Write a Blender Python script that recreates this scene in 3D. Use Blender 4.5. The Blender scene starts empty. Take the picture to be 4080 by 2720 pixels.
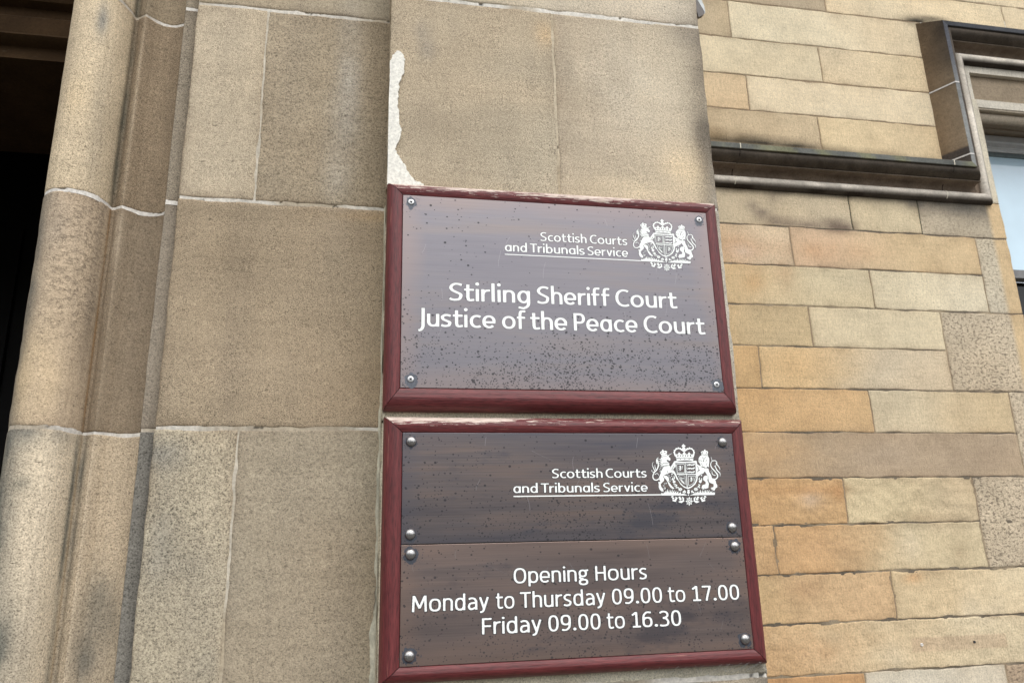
import bpy, math, random
import numpy as np
from mathutils import Matrix, Vector

# ------------------------------------------------------------------ camera, sky, sun, exposure
SC = bpy.context.scene
COL = SC.collection
PW, PH = 4080.0, 2720.0
FPX = 3022.5552
AX_X = np.array([0.98282883, 0.02587028, 0.18269707])      # facade direction seen by the camera
AX_Y = np.array([-0.18288903, 0.26791752, 0.94592379])
AX_Z = np.array([-0.02447643, -0.96309446, 0.26804845])
ROT = np.stack([AX_X, AX_Y, AX_Z])
EYE = np.array([0.0, -1.55, 1.65])

cam = bpy.data.cameras.new("camera")
cam.sensor_width = 36.0
cam.sensor_fit = 'HORIZONTAL'
cam.lens = FPX / PW * 36.0
cam.clip_start = 0.02
cam.clip_end = 2000.0
cam.dof.use_dof = True
cam.dof.focus_distance = 1.72
cam.dof.aperture_fstop = 9.0
cam_ob = bpy.data.objects.new("camera", cam)
COL.objects.link(cam_ob)
right, down, fwd = ROT[:, 0], ROT[:, 1], ROT[:, 2]
M = Matrix(((right[0], -down[0], -fwd[0], EYE[0]),
            (right[1], -down[1], -fwd[1], EYE[1]),
            (right[2], -down[2], -fwd[2], EYE[2]),
            (0, 0, 0, 1)))
cam_ob.matrix_world = M
SC.camera = cam_ob

SUN_EL, SUN_AZ = math.radians(52), math.radians(-28)        # azimuth measured from straight out of the facade
world = bpy.data.worlds.new("World")
SC.world = world
world.use_nodes = True
wn, wl = world.node_tree.nodes, world.node_tree.links
wn.clear()
w_out = wn.new('ShaderNodeOutputWorld')
w_bg = wn.new('ShaderNodeBackground')
w_sky = wn.new('ShaderNodeTexSky')
w_sky.sky_type = 'NISHITA'
w_sky.sun_disc = False
w_sky.sun_elevation = SUN_EL
w_sky.sun_rotation = math.radians(180) + SUN_AZ
w_sky.air_density = 1.0
w_sky.dust_density = 3.0
w_sky.ozone_density = 1.0
w_hs = wn.new('ShaderNodeHueSaturation')
w_hs.inputs['Saturation'].default_value = 0.30
w_hs.inputs['Value'].default_value = 1.0
wl.new(w_sky.outputs[0], w_hs.inputs['Color'])
wl.new(w_hs.outputs[0], w_bg.inputs['Color'])
w_bg.inputs['Strength'].default_value = 0.15
wl.new(w_bg.outputs[0], w_out.inputs[0])

sun = bpy.data.lights.new("sun", 'SUN')
sun.energy = 0.75
sun.angle = math.radians(60)
sun.color = (1.0, 0.96, 0.9)
sun_ob = bpy.data.objects.new("sun", sun)
COL.objects.link(sun_ob)
sd = Vector((math.sin(SUN_AZ) * math.cos(SUN_EL), -math.cos(SUN_AZ) * math.cos(SUN_EL), math.sin(SUN_EL)))
sun_ob.rotation_euler = sd.to_track_quat('Z', 'Y').to_euler()
sun_ob.location = sd * 30

SC.view_settings.view_transform = 'Standard'
SC.view_settings.look = 'None'
SC.view_settings.gamma = 1.0
SC.view_settings.exposure = 0.74

# ------------------------------------------------------------------ helpers
rng = np.random.default_rng(7)


def at(px, py, Y=0.0):
    """point of the plane at depth Y seen at pixel (px, py) of the photograph"""
    d = ROT @ np.array([(px - PW / 2) / FPX, (py - PH / 2) / FPX, 1.0])
    return EYE + d * ((Y - EYE[1]) / d[1])


def lin(c):
    c = np.asarray(c, float) / 255.0
    return np.where(c <= 0.04045, c / 12.92, ((c + 0.055) / 1.055) ** 2.4)


def _hash(ix, iy, seed):
    h = (ix.astype(np.int64) * 374761393 + iy.astype(np.int64) * 668265263 + seed * 974711) & 0x7fffffff
    h = ((h ^ (h >> 13)) * 1274126177) & 0x7fffffff
    return ((h ^ (h >> 16)) & 0xffff) / 65535.0


def vnoise(x, y, seed=0):
    x, y = np.asarray(x, float), np.asarray(y, float)
    ix, iy = np.floor(x), np.floor(y)
    fx, fy = x - ix, y - iy
    fx, fy = fx * fx * (3 - 2 * fx), fy * fy * (3 - 2 * fy)
    ix, iy = ix.astype(np.int64), iy.astype(np.int64)
    a, b = _hash(ix, iy, seed), _hash(ix + 1, iy, seed)
    c, d = _hash(ix, iy + 1, seed), _hash(ix + 1, iy + 1, seed)
    return (a * (1 - fx) + b * fx) * (1 - fy) + (c * (1 - fx) + d * fx) * fy


def fbm(x, y, seed=0, n=4):
    s, a, t = 0.0, 0.5, 0.0
    for k in range(n):
        s = s + a * vnoise(x * 2 ** k, y * 2 ** k, seed + 17 * k)
        t += a
        a *= 0.5
    return s / t - 0.5


def sand(c, s):
    """pull a stone colour towards grey"""
    g = (c * np.array([0.3, 0.55, 0.15])).sum(-1, keepdims=True)
    return c * (1 - s) + g * s


DESAT = 0.33
LIFT = 1.20


def smooth(a, b, x):
    t = np.clip((x - a) / (b - a), 0, 1)
    return t * t * (3 - 2 * t)


class Mb:
    """collects vertices, faces and per-vertex colour / pit values"""

    def __init__(self):
        self.v, self.f, self.c, self.p = [], [], [], []
        self.mi, self.cur = [], 0
        self.al, self.alpha = [], 0.5

    def add(self, v, f, c=None, p=None):
        n = sum(len(a) for a in self.v)
        v = np.asarray(v, float).reshape(-1, 3)
        self.v.append(v)
        self.f.extend([[i + n for i in q] for q in f])
        self.mi.extend([self.cur] * len(f))
        self.al.append(np.full(len(v), self.alpha))
        if c is None:
            c = np.full((len(v), 3), 0.5)
        c = np.asarray(c, float)
        if c.ndim == 1:
            c = np.tile(c, (len(v), 1))
        self.c.append(c)
        self.p.append(np.zeros(len(v)) if p is None else np.broadcast_to(np.asarray(p, float), (len(v),)))

    def grid(self, P, c=None, p=None, flip=False):
        """P is (n, m, 3)"""
        n, m = P.shape[:2]
        f = []
        for i in range(n - 1):
            for j in range(m - 1):
                q = [i * m + j, (i + 1) * m + j, (i + 1) * m + j + 1, i * m + j + 1]
                f.append(q[::-1] if flip else q)
        if c is not None and np.ndim(c) == 3:
            c = c.reshape(-1, 3)
        if p is not None and np.ndim(p) == 2:
            p = p.reshape(-1)
        self.add(P.reshape(-1, 3), f, c, p)

    def box(self, a, b, c=None):
        x0, y0, z0 = a
        x1, y1, z1 = b
        v = [(x0, y0, z0), (x1, y0, z0), (x1, y1, z0), (x0, y1, z0), (x0, y0, z1), (x1, y0, z1), (x1, y1, z1), (x0, y1, z1)]
        self.add(v, [(0, 3, 2, 1), (4, 5, 6, 7), (0, 1, 5, 4), (1, 2, 6, 5), (2, 3, 7, 6), (3, 0, 4, 7)], c)

    def build(self, name, mat, parent=None, smooth_angle=None, matrix=None):
        me = bpy.data.meshes.new(name)
        V = np.concatenate(self.v)
        if matrix is not None:
            V = V @ np.array(matrix.to_3x3()).T + np.array(matrix.translation)
        me.from_pydata(V.tolist(), [], self.f)
        a = me.color_attributes.new("tint", 'FLOAT_COLOR', 'POINT')
        Cc = np.concatenate(self.c)
        rgba = np.concatenate([Cc, np.concatenate(self.al)[:, None]], 1).astype(np.float32)
        a.data.foreach_set("color", rgba.ravel())
        b = me.attributes.new("pit", 'FLOAT', 'POINT')
        b.data.foreach_set("value", np.concatenate(self.p).astype(np.float32))
        for mm in (mat if isinstance(mat, (list, tuple)) else [mat]):
            me.materials.append(mm)
        me.polygons.foreach_set("material_index", self.mi)
        me.update()
        if smooth_angle is not None:
            me.polygons.foreach_set("use_smooth", [True] * len(me.polygons))
            me.set_sharp_from_angle(angle=math.radians(smooth_angle))
        ob = bpy.data.objects.new(name, me)
        COL.objects.link(ob)
        if parent is not None:
            ob.parent = parent
        return ob


def empty(name, loc=(0, 0, 0), label=None, cat=None):
    o = bpy.data.objects.new(name, None)
    COL.objects.link(o)
    o.location = loc
    o.empty_display_size = 0.05
    if label:
        o['label'] = label
    if cat:
        o['category'] = cat
    return o


# ------------------------------------------------------------------ materials
def new_mat(name):
    m = bpy.data.materials.new(name)
    m.use_nodes = True
    nt = m.node_tree
    bs = nt.nodes['Principled BSDF']
    return m, nt, bs


def nd(nt, typ, **kw):
    n = nt.nodes.new(typ)
    for k, v in kw.items():
        if k.startswith('in_'):
            n.inputs[k[3:].replace('_', ' ')].default_value = v
        else:
            setattr(n, k, v)
    return n


def lk(nt, a, b):
    nt.links.new(a, b)


def noise(nt, vec, scale, detail=2.0, rough=0.5):
    n = nd(nt, 'ShaderNodeTexNoise')
    n.inputs['Scale'].default_value = scale
    n.inputs['Detail'].default_value = detail
    n.inputs['Roughness'].default_value = rough
    lk(nt, vec, n.inputs['Vector'])
    return n.outputs['Fac']


def ramp(nt, fac, stops):
    r = nd(nt, 'ShaderNodeValToRGB')
    el = r.color_ramp.elements
    while len(el) < len(stops):
        el.new(0.5)
    for e, (p, v) in zip(el, stops):
        e.position = p
        e.color = (v, v, v, 1) if np.isscalar(v) else (*v, 1)
    lk(nt, fac, r.inputs[0])
    return r.outputs[0]


def math_n(nt, op, a, b=None, clamp=False):
    n = nd(nt, 'ShaderNodeMath', operation=op, use_clamp=clamp)
    for i, x in enumerate((a, b)):
        if x is None:
            continue
        if isinstance(x, (int, float)):
            n.inputs[i].default_value = x
        else:
            lk(nt, x, n.inputs[i])
    return n.outputs[0]


def mixc(nt, fac, a, b, mode='MIX'):
    n = nd(nt, 'ShaderNodeMix', data_type='RGBA', blend_type=mode)
    for i, x in ((0, fac), (6, a), (7, b)):
        if isinstance(x, (int, float)):
            n.inputs[i].default_value = x
        elif isinstance(x, (tuple, list)):
            n.inputs[i].default_value = (*x, 1)
        else:
            lk(nt, x, n.inputs[i])
    return n.outputs[2]


def mapping(nt, scale=(1, 1, 1), coord='Object'):
    tc = nd(nt, 'ShaderNodeTexCoord')
    mp = nd(nt, 'ShaderNodeMapping')
    mp.inputs['Scale'].default_value = scale
    lk(nt, tc.outputs[coord], mp.inputs['Vector'])
    return mp.outputs[0]


def bump(nt, bs, h, strength, dist, prev=None):
    b = nd(nt, 'ShaderNodeBump')
    b.inputs['Strength'].default_value = strength
    b.inputs['Distance'].default_value = dist
    lk(nt, h, b.inputs['Height'])
    if prev is not None:
        lk(nt, prev, b.inputs['Normal'])
    lk(nt, b.outputs[0], bs.inputs['Normal'])
    return b.outputs[0]


def stone_mat(name, grain=260.0, contrast=1.0, streak=0.0, bump_s=0.5, wob=0.10, run_s=0.0):
    m, nt, bs = new_mat(name)
    at_ = nd(nt, 'ShaderNodeAttribute', attribute_name='tint')
    pt = nd(nt, 'ShaderNodeAttribute', attribute_name='pit')
    v = mapping(nt)
    g1 = noise(nt, v, grain, 3.0, 0.65)
    g1b = noise(nt, v, grain * 0.76, 3.0, 0.68)
    mg = nd(nt, 'ShaderNodeMix', data_type='FLOAT')
    lk(nt, at_.outputs['Alpha'], mg.inputs[0])
    lk(nt, g1, mg.inputs[2])
    lk(nt, g1b, mg.inputs[3])
    g1 = mg.outputs[0]
    g2 = noise(nt, v, grain * 0.36, 2.0, 0.6)
    big = noise(nt, v, 9.0, 4.0, 0.6)
    c = contrast
    dark = ramp(nt, g1, [(0.33, 1 - 0.66 * c), (0.445, 1 - 0.16 * c), (0.54, 1 + 0.08 * c), (0.70, 1 + 0.34 * c)])
    mid = ramp(nt, g2, [(0.30, 1 - 0.13 * c), (0.5, 1.0), (0.72, 1 + 0.09 * c)])
    bigr = ramp(nt, big, [(0.25, 1 - wob), (0.5, 1.0), (0.75, 1 + wob * 0.8)])
    vary = ramp(nt, noise(nt, v, 2.6, 2.0, 0.5), [(0.32, 0.80), (0.66, 1.0)])
    col = mixc(nt, vary, at_.outputs['Color'], dark, 'MULTIPLY')
    col = mixc(nt, 1.0, col, mid, 'MULTIPLY')
    col = mixc(nt, 1.0, col, bigr, 'MULTIPLY')
    bed = noise(nt, mapping(nt, (5, 5, 75)), 1.0, 4.0, 0.65)
    col = mixc(nt, 1.0, col, ramp(nt, bed, [(0.3, 0.93), (0.5, 1.0), (0.7, 1.05)]), 'MULTIPLY')
    run = noise(nt, mapping(nt, (17, 17, 1.3)), 1.0, 4.0, 0.6)
    col = mixc(nt, 1.0, col, ramp(nt, run, [(0.3, (1 - 0.08 * run_s, 1 - 0.08 * run_s, 1 - 0.07 * run_s)), (0.5, (1, 1, 1)), (0.72, (1 + 0.05 * run_s, 1 + 0.045 * run_s, 1 + 0.04 * run_s))]), 'MULTIPLY')
    dn = noise(nt, mapping(nt, (48, 48, 95)), 1.0, 3.0, 0.6)
    dm = ramp(nt, dn, [(0.270, 1.0), (0.315, 0.0)])
    col = mixc(nt, math_n(nt, 'MULTIPLY', dm, 0.42), col, (0.10, 0.08, 0.06))
    hgt = math_n(nt, 'ADD', g1, math_n(nt, 'MULTIPLY', g2, 0.8))
    hgt = math_n(nt, 'SUBTRACT', hgt, dm)
    if streak > 0:
        vs = mapping(nt, (230, 230, 26))
        s1 = noise(nt, vs, 1.0, 2.0, 0.6)
        sr = ramp(nt, s1, [(0.32, 1 - 0.20 * streak), (0.5, 1.0), (0.7, 1 + 0.07 * streak)])
        col = mixc(nt, 1.0, col, sr, 'MULTIPLY')
        hgt = math_n(nt, 'ADD', hgt, math_n(nt, 'MULTIPLY', s1, 0.8 * streak))
    # weathered pits, where the mesh says the stone is pitted
    vp = mapping(nt, (72, 72, 125))
    pn = noise(nt, vp, 1.0, 5.0, 0.72)
    pm = ramp(nt, pn, [(0.405, 1.0), (0.465, 0.0)])
    pf = math_n(nt, 'MULTIPLY', pm, pt.outputs['Fac'])
    col = mixc(nt, math_n(nt, 'MULTIPLY', pf, 0.8), col, (0.14, 0.115, 0.09))
    hgt = math_n(nt, 'SUBTRACT', hgt, math_n(nt, 'MULTIPLY', pf, 1.6))
    lk(nt, col, bs.inputs['Base Color'])
    bs.inputs['Roughness'].default_value = 0.92
    bs.inputs['Specular IOR Level'].default_value = 0.15
    bump(nt, bs, hgt, bump_s, 0.0016)
    return m


def plain_mat(name, col, rough=0.6, metal=0.0, spec=0.5, nscale=None, namp=0.15, bump_s=0.0):
    m, nt, bs = new_mat(name)
    bs.inputs['Base Color'].default_value = (*col, 1)
    bs.inputs['Roughness'].default_value = rough
    bs.inputs['Metallic'].default_value = metal
    bs.inputs['Specular IOR Level'].default_value = spec
    if nscale:
        v = mapping(nt)
        n = noise(nt, v, nscale, 4.0, 0.6)
        r = ramp(nt, n, [(0.3, 1 - namp), (0.7, 1 + namp)])
        lk(nt, mixc(nt, 1.0, tuple(col), r, 'MULTIPLY'), bs.inputs['Base Color'])
        if bump_s:
            bump(nt, bs, n, bump_s, 0.002)
    return m


def tint_mat(name, rough=0.8, nscale=60.0, namp=0.2, bump_s=0.3):
    m, nt, bs = new_mat(name)
    a = nd(nt, 'ShaderNodeAttribute', attribute_name='tint')
    v = mapping(nt)
    n = noise(nt, v, nscale, 4.0, 0.65)
    r = ramp(nt, n, [(0.3, 1 - namp), (0.7, 1 + namp)])
    lk(nt, mixc(nt, 1.0, a.outputs['Color'], r, 'MULTIPLY'), bs.inputs['Base Color'])
    bs.inputs['Roughness'].default_value = rough
    bs.inputs['Specular IOR Level'].default_value = 0.25
    bump(nt, bs, n, bump_s, 0.002)
    return m


MAT_STONE = stone_mat("dressed_sandstone", 400.0, 1.18, 0.0, 0.9, 0.10, 1.0)
MAT_ASHLAR = stone_mat("tooled_sandstone", 200.0, 0.52, 0.6, 0.8, 0.15, 0.15)
MAT_DRIP = stone_mat("sooty_moulded_stone", 170.0, 0.5, 0.0, 0.4, 0.30)
MAT_MORTAR = tint_mat("lime_mortar", 0.95, 140.0, 0.22, 0.5)


def wood_mat():
    m, nt, bs = new_mat("mahogany_stain")
    v1 = mapping(nt, (6, 120, 120))
    v2 = mapping(nt, (45, 620, 620))
    a = noise(nt, v1, 1.0, 4.0, 0.6)
    b = noise(nt, v2, 1.0, 3.0, 0.6)
    base = ramp(nt, a, [(0.25, (0.080, 0.0135, 0.0148)), (0.5, (0.124, 0.0212, 0.0228)), (0.78, (0.18, 0.035, 0.035))])
    gr = ramp(nt, b, [(0.34, 0.5), (0.5, 1.0), (0.72, 1.22)])
    col = mixc(nt, 1.0, base, gr, 'MULTIPLY')
    # bare wood where the varnish has flaked
    p = nd(nt, 'ShaderNodeAttribute', attribute_name='pit')
    v3 = mapping(nt, (26, 330, 330))
    n3 = noise(nt, v3, 1.0, 6.0, 0.65)
    n3 = math_n(nt, 'MULTIPLY', math_n(nt, 'SUBTRACT', n3, 0.5), 2.2)
    th = math_n(nt, 'SUBTRACT', math_n(nt, 'ADD', n3, p.outputs['Fac']), 0.5)
    fl = ramp(nt, th, [(0.0, 0.0), (0.02, 1.0)])
    bare = ramp(nt, b, [(0.3, (0.36, 0.25, 0.20)), (0.55, (0.62, 0.52, 0.45)), (0.75, (0.74, 0.68, 0.62))])
    # hairline scratches along the grain
    v4 = mapping(nt, (7, 330, 330))
    n4 = noise(nt, v4, 1.0, 2.0, 0.5)
    sc = ramp(nt, n4, [(0.735, 0.0), (0.755, 0.75)])
    col = mixc(nt, sc, col, (0.46, 0.22, 0.16))
    col = mixc(nt, fl, col, bare)
    lk(nt, col, bs.inputs['Base Color'])
    bs.inputs['Roughness'].default_value = 0.42
    bs.inputs['Specular IOR Level'].default_value = 0.45
    lk(nt, mixc(nt, fl, (0.47,) * 3, (0.85,) * 3), bs.inputs['Roughness'])
    h = math_n(nt, 'ADD', b, math_n(nt, 'MULTIPLY', fl, -0.8))
    bump(nt, bs, h, 0.45, 0.0012)
    return m


MAT_WOOD = wood_mat()


def plaque_mat(name, cols, metal, rough, spot, spot_grad, streak_amp, patina=0.0, size=None, edge_col=None):
    """brushed bronze with horizontal brush lines, slow colour bands and corrosion spots; object origin at the lower left corner"""
    m, nt, bs = new_mat(name)
    tc = nd(nt, 'ShaderNodeTexCoord')
    ob = tc.outputs['Object']
    vb = mapping(nt, (4, 1, 520))
    br = noise(nt, vb, 1.0, 3.0, 0.6)
    vs = mapping(nt, (1.7, 1, 24))
    band = noise(nt, vs, 1.0, 4.0, 0.6)
    base = ramp(nt, band, [(0.28, cols[0]), (0.5, cols[1]), (0.72, cols[2])])
    col = mixc(nt, 1.0, base, ramp(nt, br, [(0.25, 1 - streak_amp), (0.75, 1 + streak_amp)]), 'MULTIPLY')
    sx = nd(nt, 'ShaderNodeSeparateXYZ')
    lk(nt, ob, sx.inputs[0])
    if size:
        dx = math_n(nt, 'MINIMUM', sx.outputs['X'], math_n(nt, 'SUBTRACT', size[0], sx.outputs['X']))
        dz = math_n(nt, 'MINIMUM', sx.outputs['Z'], math_n(nt, 'SUBTRACT', size[1], sx.outputs['Z']))
        de = math_n(nt, 'ADD', math_n(nt, 'MINIMUM', dx, dz), math_n(nt, 'MULTIPLY', math_n(nt, 'SUBTRACT', noise(nt, mapping(nt, (2.5, 1, 5)), 1.0, 3.0, 0.6), 0.5), 0.10))
        ef = ramp(nt, math_n(nt, 'MULTIPLY', de, 8.0), [(0.0, 0.42), (0.36, 0.0)])
        col = mixc(nt, ef, col, edge_col)
    # spots, two sizes, stretched a little sideways, thicker towards the places where the spot gradient is high
    dens = None
    for sc, r0, sd_ in ((150.0, 0.27, 0.0), (260.0, 0.30, 3.1), (80.0, 0.19, 7.7)):
        mp = nd(nt, 'ShaderNodeMapping')
        mp.inputs['Scale'].default_value = (sc * 0.85, 1.0, sc)
        mp.inputs['Location'].default_value = (sd_, 0.0, sd_)
        lk(nt, ob, mp.inputs['Vector'])
        vo = nd(nt, 'ShaderNodeTexVoronoi', voronoi_dimensions='3D')
        vo.inputs['Scale'].default_value = 1.0
        lk(nt, mp.outputs[0], vo.inputs['Vector'])
        wn_ = nd(nt, 'ShaderNodeTexWhiteNoise', noise_dimensions='3D')
        lk(nt, vo.outputs['Position'], wn_.inputs['Vector'])
        # each cell keeps its spot with a chance that follows the density
        keep = math_n(nt, 'LESS_THAN', wn_.outputs['Value'], None)
        dn = noise(nt, mapping(nt, (5, 1, 6)), 1.0, 3.0, 0.6)
        z = math_n(nt, 'DIVIDE', sx.outputs['Z'], spot_grad[0])
        zz = math_n(nt, 'SUBTRACT', 1.0, z, True)
        zp = math_n(nt, 'POWER', zz, spot_grad[1])
        chance = math_n(nt, 'MULTIPLY', math_n(nt, 'ADD', math_n(nt, 'MULTIPLY', zp, spot_grad[2]), spot),
                        ramp(nt, dn, [(0.36, 0.08), (0.64, 2.1)]))
        lk(nt, chance, keep.node.inputs[1])
        size = math_n(nt, 'MULTIPLY', wn_.outputs['Value'], 0.0)
        d = math_n(nt, 'LESS_THAN', vo.outputs['Distance'], r0)
        s = math_n(nt, 'MULTIPLY', d, keep)
        dens = s if dens is None else math_n(nt, 'MAXIMUM', dens, s)
    col = mixc(nt, math_n(nt, 'MULTIPLY', dens, 0.8), col, (0.018, 0.018, 0.022))
    met = math_n(nt, 'SUBTRACT', metal, math_n(nt, 'MULTIPLY', dens, 0.6), True)
    if patina > 0:
        pn = noise(nt, mapping(nt, (3.2, 1, 7.5)), 1.0, 6.0, 0.7)
        pf = ramp(nt, pn, [(0.56, 0.0), (0.66, patina)])
        col = mixc(nt, pf, col, (0.055, 0.065, 0.09))
    lk(nt, col, bs.inputs['Base Color'])
    lk(nt, met, bs.inputs['Metallic'])
    bs.inputs['Specular IOR Level'].default_value = 0.4
    rr = ramp(nt, band, [(0.3, rough * 0.85), (0.7, rough * 1.2)])
    lk(nt, mixc(nt, dens, rr, (0.6,) * 3), bs.inputs['Roughness'])
    bs.inputs['Anisotropic'].default_value = 0.5
    bump(nt, bs, br, 0.06, 0.0004)
    return m


MAT_PLAQUE_A = plaque_mat("brushed_bronze_light", [(0.168, 0.160, 0.176), (0.200, 0.189, 0.203), (0.240, 0.212, 0.206)], 0.75, 0.42,
                          0.030, (0.34, 3.4, 0.66), 0.09, 0.0, (0.7045, 0.4292), (0.30, 0.225, 0.195))
MAT_PLAQUE_B = plaque_mat("brushed_bronze_dark", [(0.098, 0.092, 0.106), (0.156, 0.131, 0.127), (0.218, 0.158, 0.130)], 0.72, 0.38,
                          0.07, (0.20, 1.8, 0.20), 0.20, 0.5, (0.707, 0.2164), (0.095, 0.10, 0.125))
MAT_PLAQUE_C = plaque_mat("brushed_bronze_brown", [(0.165, 0.139, 0.138), (0.222, 0.178, 0.166), (0.285, 0.209, 0.176)], 0.72, 0.38,
                          0.07, (0.20, 1.8, 0.18), 0.16, 0.5, (0.707, 0.217), (0.33, 0.225, 0.175))
MAT_PAINT = plain_mat("white_enamel_fill", (0.90, 0.93, 0.90), 0.45, 0, 0.4)
MAT_GROOVE = plain_mat("dark_engraved_edge", (0.03, 0.032, 0.04), 0.7, 0.2)
MAT_STUD = plain_mat("antique_bronze_stud", (0.36, 0.35, 0.34), 0.27, 0.9, 0.5, 300, 0.35)
MAT_STUD_STAIN = plain_mat("blue_grey_verdigris", (0.072, 0.078, 0.095), 0.6, 0.4, 0.4, 220, 0.35)
MAT_SCREW_STAIN = plain_mat("grey_screw_stain", (0.115, 0.125, 0.145), 0.6, 0.3, 0.4, 220, 0.35)
MAT_STEEL = plain_mat("galvanised_screw", (0.62, 0.63, 0.63), 0.38, 0.75, 0.5, 300, 0.2)
MAT_BLACK = plain_mat("screw_recess", (0.012, 0.012, 0.012), 0.8)
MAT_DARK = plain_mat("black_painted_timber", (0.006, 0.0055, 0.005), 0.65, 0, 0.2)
MAT_DARK2 = plain_mat("darkened_porch_stone", (0.016, 0.012, 0.009), 0.95, 0, 0.1, 14, 0.5)  # darkness of the unlit porch put into the stone colour
MAT_SASH = plain_mat("chalky_white_gloss", (0.66, 0.68, 0.70), 0.5, 0, 0.4, 25, 0.08)
MAT_PANE = plain_mat("pale_blue_glass", (0.50, 0.66, 0.76), 0.04, 0, 0.8, 1.6, 0.12)  # slow tone bands in the colour stand in for reflections
MAT_SEAL = plain_mat("grey_green_glazing_strip", (0.11, 0.14, 0.145), 0.6, 0, 0.4, 40, 0.25)
MAT_LAMP = plain_mat("weathered_lamp_housing", (0.42, 0.45, 0.45), 0.5, 0.2, 0.4, 60, 0.15)
MAT_LAMPFACE = plain_mat("dirty_lamp_lens", (0.055, 0.046, 0.040), 0.35, 0, 0.4, 60, 0.4)
MAT_SCRATCH = plain_mat("bright_scratch", (0.34, 0.32, 0.33), 0.4, 0.6)
MAT_WEB = plain_mat("cobweb_silk", (0.55, 0.54, 0.52), 0.9)
MAT_PLUG = plain_mat("white_plastic_plug", (0.78, 0.77, 0.74), 0.6)


# ------------------------------------------------------------------ stone blocks
def spaced(a, b, step, edge=(0.0, 0.0012, 0.003, 0.006, 0.011)):
    L = b - a
    e = [x for x in edge if x < L * 0.3]
    n = max(2, int(round((L - 2 * e[-1]) / step)))
    mid = np.linspace(a + e[-1], b - e[-1], n + 1)
    return np.concatenate([[a + x for x in e[:-1]], mid, [b - x for x in e[:-1]][::-1]])


def block(mb, s0, s1, z0, z1, fn, colf, pitf=None, step=0.02, rad=0.005, wob=0.0012, relief=0.0015, seed=0, back=0.02, chip=1.0,
          svals=None):
    """one dressed stone: fn(s, z, d) maps surface coordinates and depth behind the face to a point"""
    S = spaced(s0, s1, step) if svals is None else np.asarray(svals)
    Z = spaced(z0, z1, step)
    ss, zz = np.meshgrid(S, Z, indexing='ij')
    # wander of the four edges
    eL = wob * 2 * fbm(zz * 22, zz * 0 + s0 * 9, seed + 1) * 2
    eR = wob * 2 * fbm(zz * 22, zz * 0 + s1 * 9, seed + 2) * 2
    eB = wob * 2 * fbm(ss * 22, ss * 0 + z0 * 9, seed + 3) * 2
    eT = wob * 2 * fbm(ss * 22, ss * 0 + z1 * 9, seed + 4) * 2
    ts = (ss - s0) / (s1 - s0)
    tz = (zz - z0) / (z1 - z0)
    if svals is None:
        sx = ss + eL * (1 - ts) ** 4 + eR * ts ** 4
    else:
        sx = ss
    zx = zz + eB * (1 - tz) ** 4 + eT * tz ** 4
    if svals is None:
        d = np.minimum.reduce([ss - s0, s1 - ss, zz - z0, z1 - zz])
    else:
        d = np.minimum(zz - z0, z1 - zz)
    R = rad * (0.55 + 0.9 * np.clip(fbm(ss * 30, zz * 30, seed + 5) + 0.5, 0, 1) * chip)
    q = np.clip(1 - d / R, 0, 1)
    rec = R * (1 - np.sqrt(np.clip(1 - q * q, 0, 1)))
    rel = relief * 2 * fbm(ss * 18, zz * 18, seed + 6)
    if step < 0.01:
        rel = rel + relief * 1.1 * fbm(ss * 45, zz * 75, seed + 8, 3)
    P = fn(sx, zx, rec + rel)
    c = colf(ss, zz)
    mb.alpha = (seed * 0.6180339) % 1.0
    dirt = 0.26 * np.exp(-np.clip(d, 0, 1) / 0.010) * np.clip(0.6 + 3.2 * fbm(ss * 13, zz * 13, seed + 31), 0, 1.6)
    c = c * (1 - dirt[..., None] * np.array([0.9, 1.0, 1.05]))
    p = pitf(ss, zz) if pitf is not None else np.zeros_like(ss)
    mb.grid(P, c, p)
    # returns into the joint
    n, m = ss.shape
    for idx, fl in ((np.s_[:, 0], False), (np.s_[:, m - 1], True), (np.s_[0, :], True), (np.s_[n - 1, :], False)):
        if svals is not None and idx in (np.s_[0, :], np.s_[n - 1, :]):
            continue
        a = P[idx]
        b = fn(sx[idx], zx[idx], np.full(sx[idx].shape, back))
        Q = np.stack([a, b], 1)
        mb.grid(Q, np.stack([c[idx], c[idx]], 1), np.zeros(Q.shape[:2]), flip=fl)


def plane_fn(Y):
    return lambda s, z, d: np.stack([s, Y + d, z], -1)


def colour_fn(cl, cr=None, stains=(), amp=0.10, seed=0, s0=0, s1=1, split=0.5, width=0.35, fs=5.0):
    """two stone colours across the block, slow mottling, and stains (s, z, rs, rz, colour, strength)"""
    A = lin(cl)
    B = lin(cr) if cr is not None else A
    lift, des = LIFT, DESAT
    hue_shift = np.array([1.06, 1.052, 1.01]) if LIFT > 1.15 else np.array([0.995, 1.005, 0.955])

    def f(s, z):
        t = (s - s0) / (s1 - s0) + 0.28 * fbm(s * 6, z * 9, seed + 11)
        t = smooth(split - width, split + width, t)[..., None]
        c = A * (1 - t) + B * t
        c = c * (1 + amp * 2 * fbm(s * fs, z * fs, seed + 12)[..., None])
        hue = 0.05 * 2 * fbm(s * 3.1, z * 3.1, seed + 13)[..., None] * np.array([1.0, 0.0, -1.3])
        c = c * (1 + hue)
        for (a, b, ra, rb, k, w) in stains:
            q = ((s - a) / ra) ** 2 + ((z - b) / rb) ** 2
            q = np.exp(-q) * np.clip(1 + 1.5 * fbm(s * 14, z * 14, seed + 14), 0, 1.6)
            q = np.clip(q * w, 0, 1)[..., None]
            c = c * (1 - q) + lin(k) * q
        return sand(c, des) * lift * hue_shift
    return f


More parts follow.
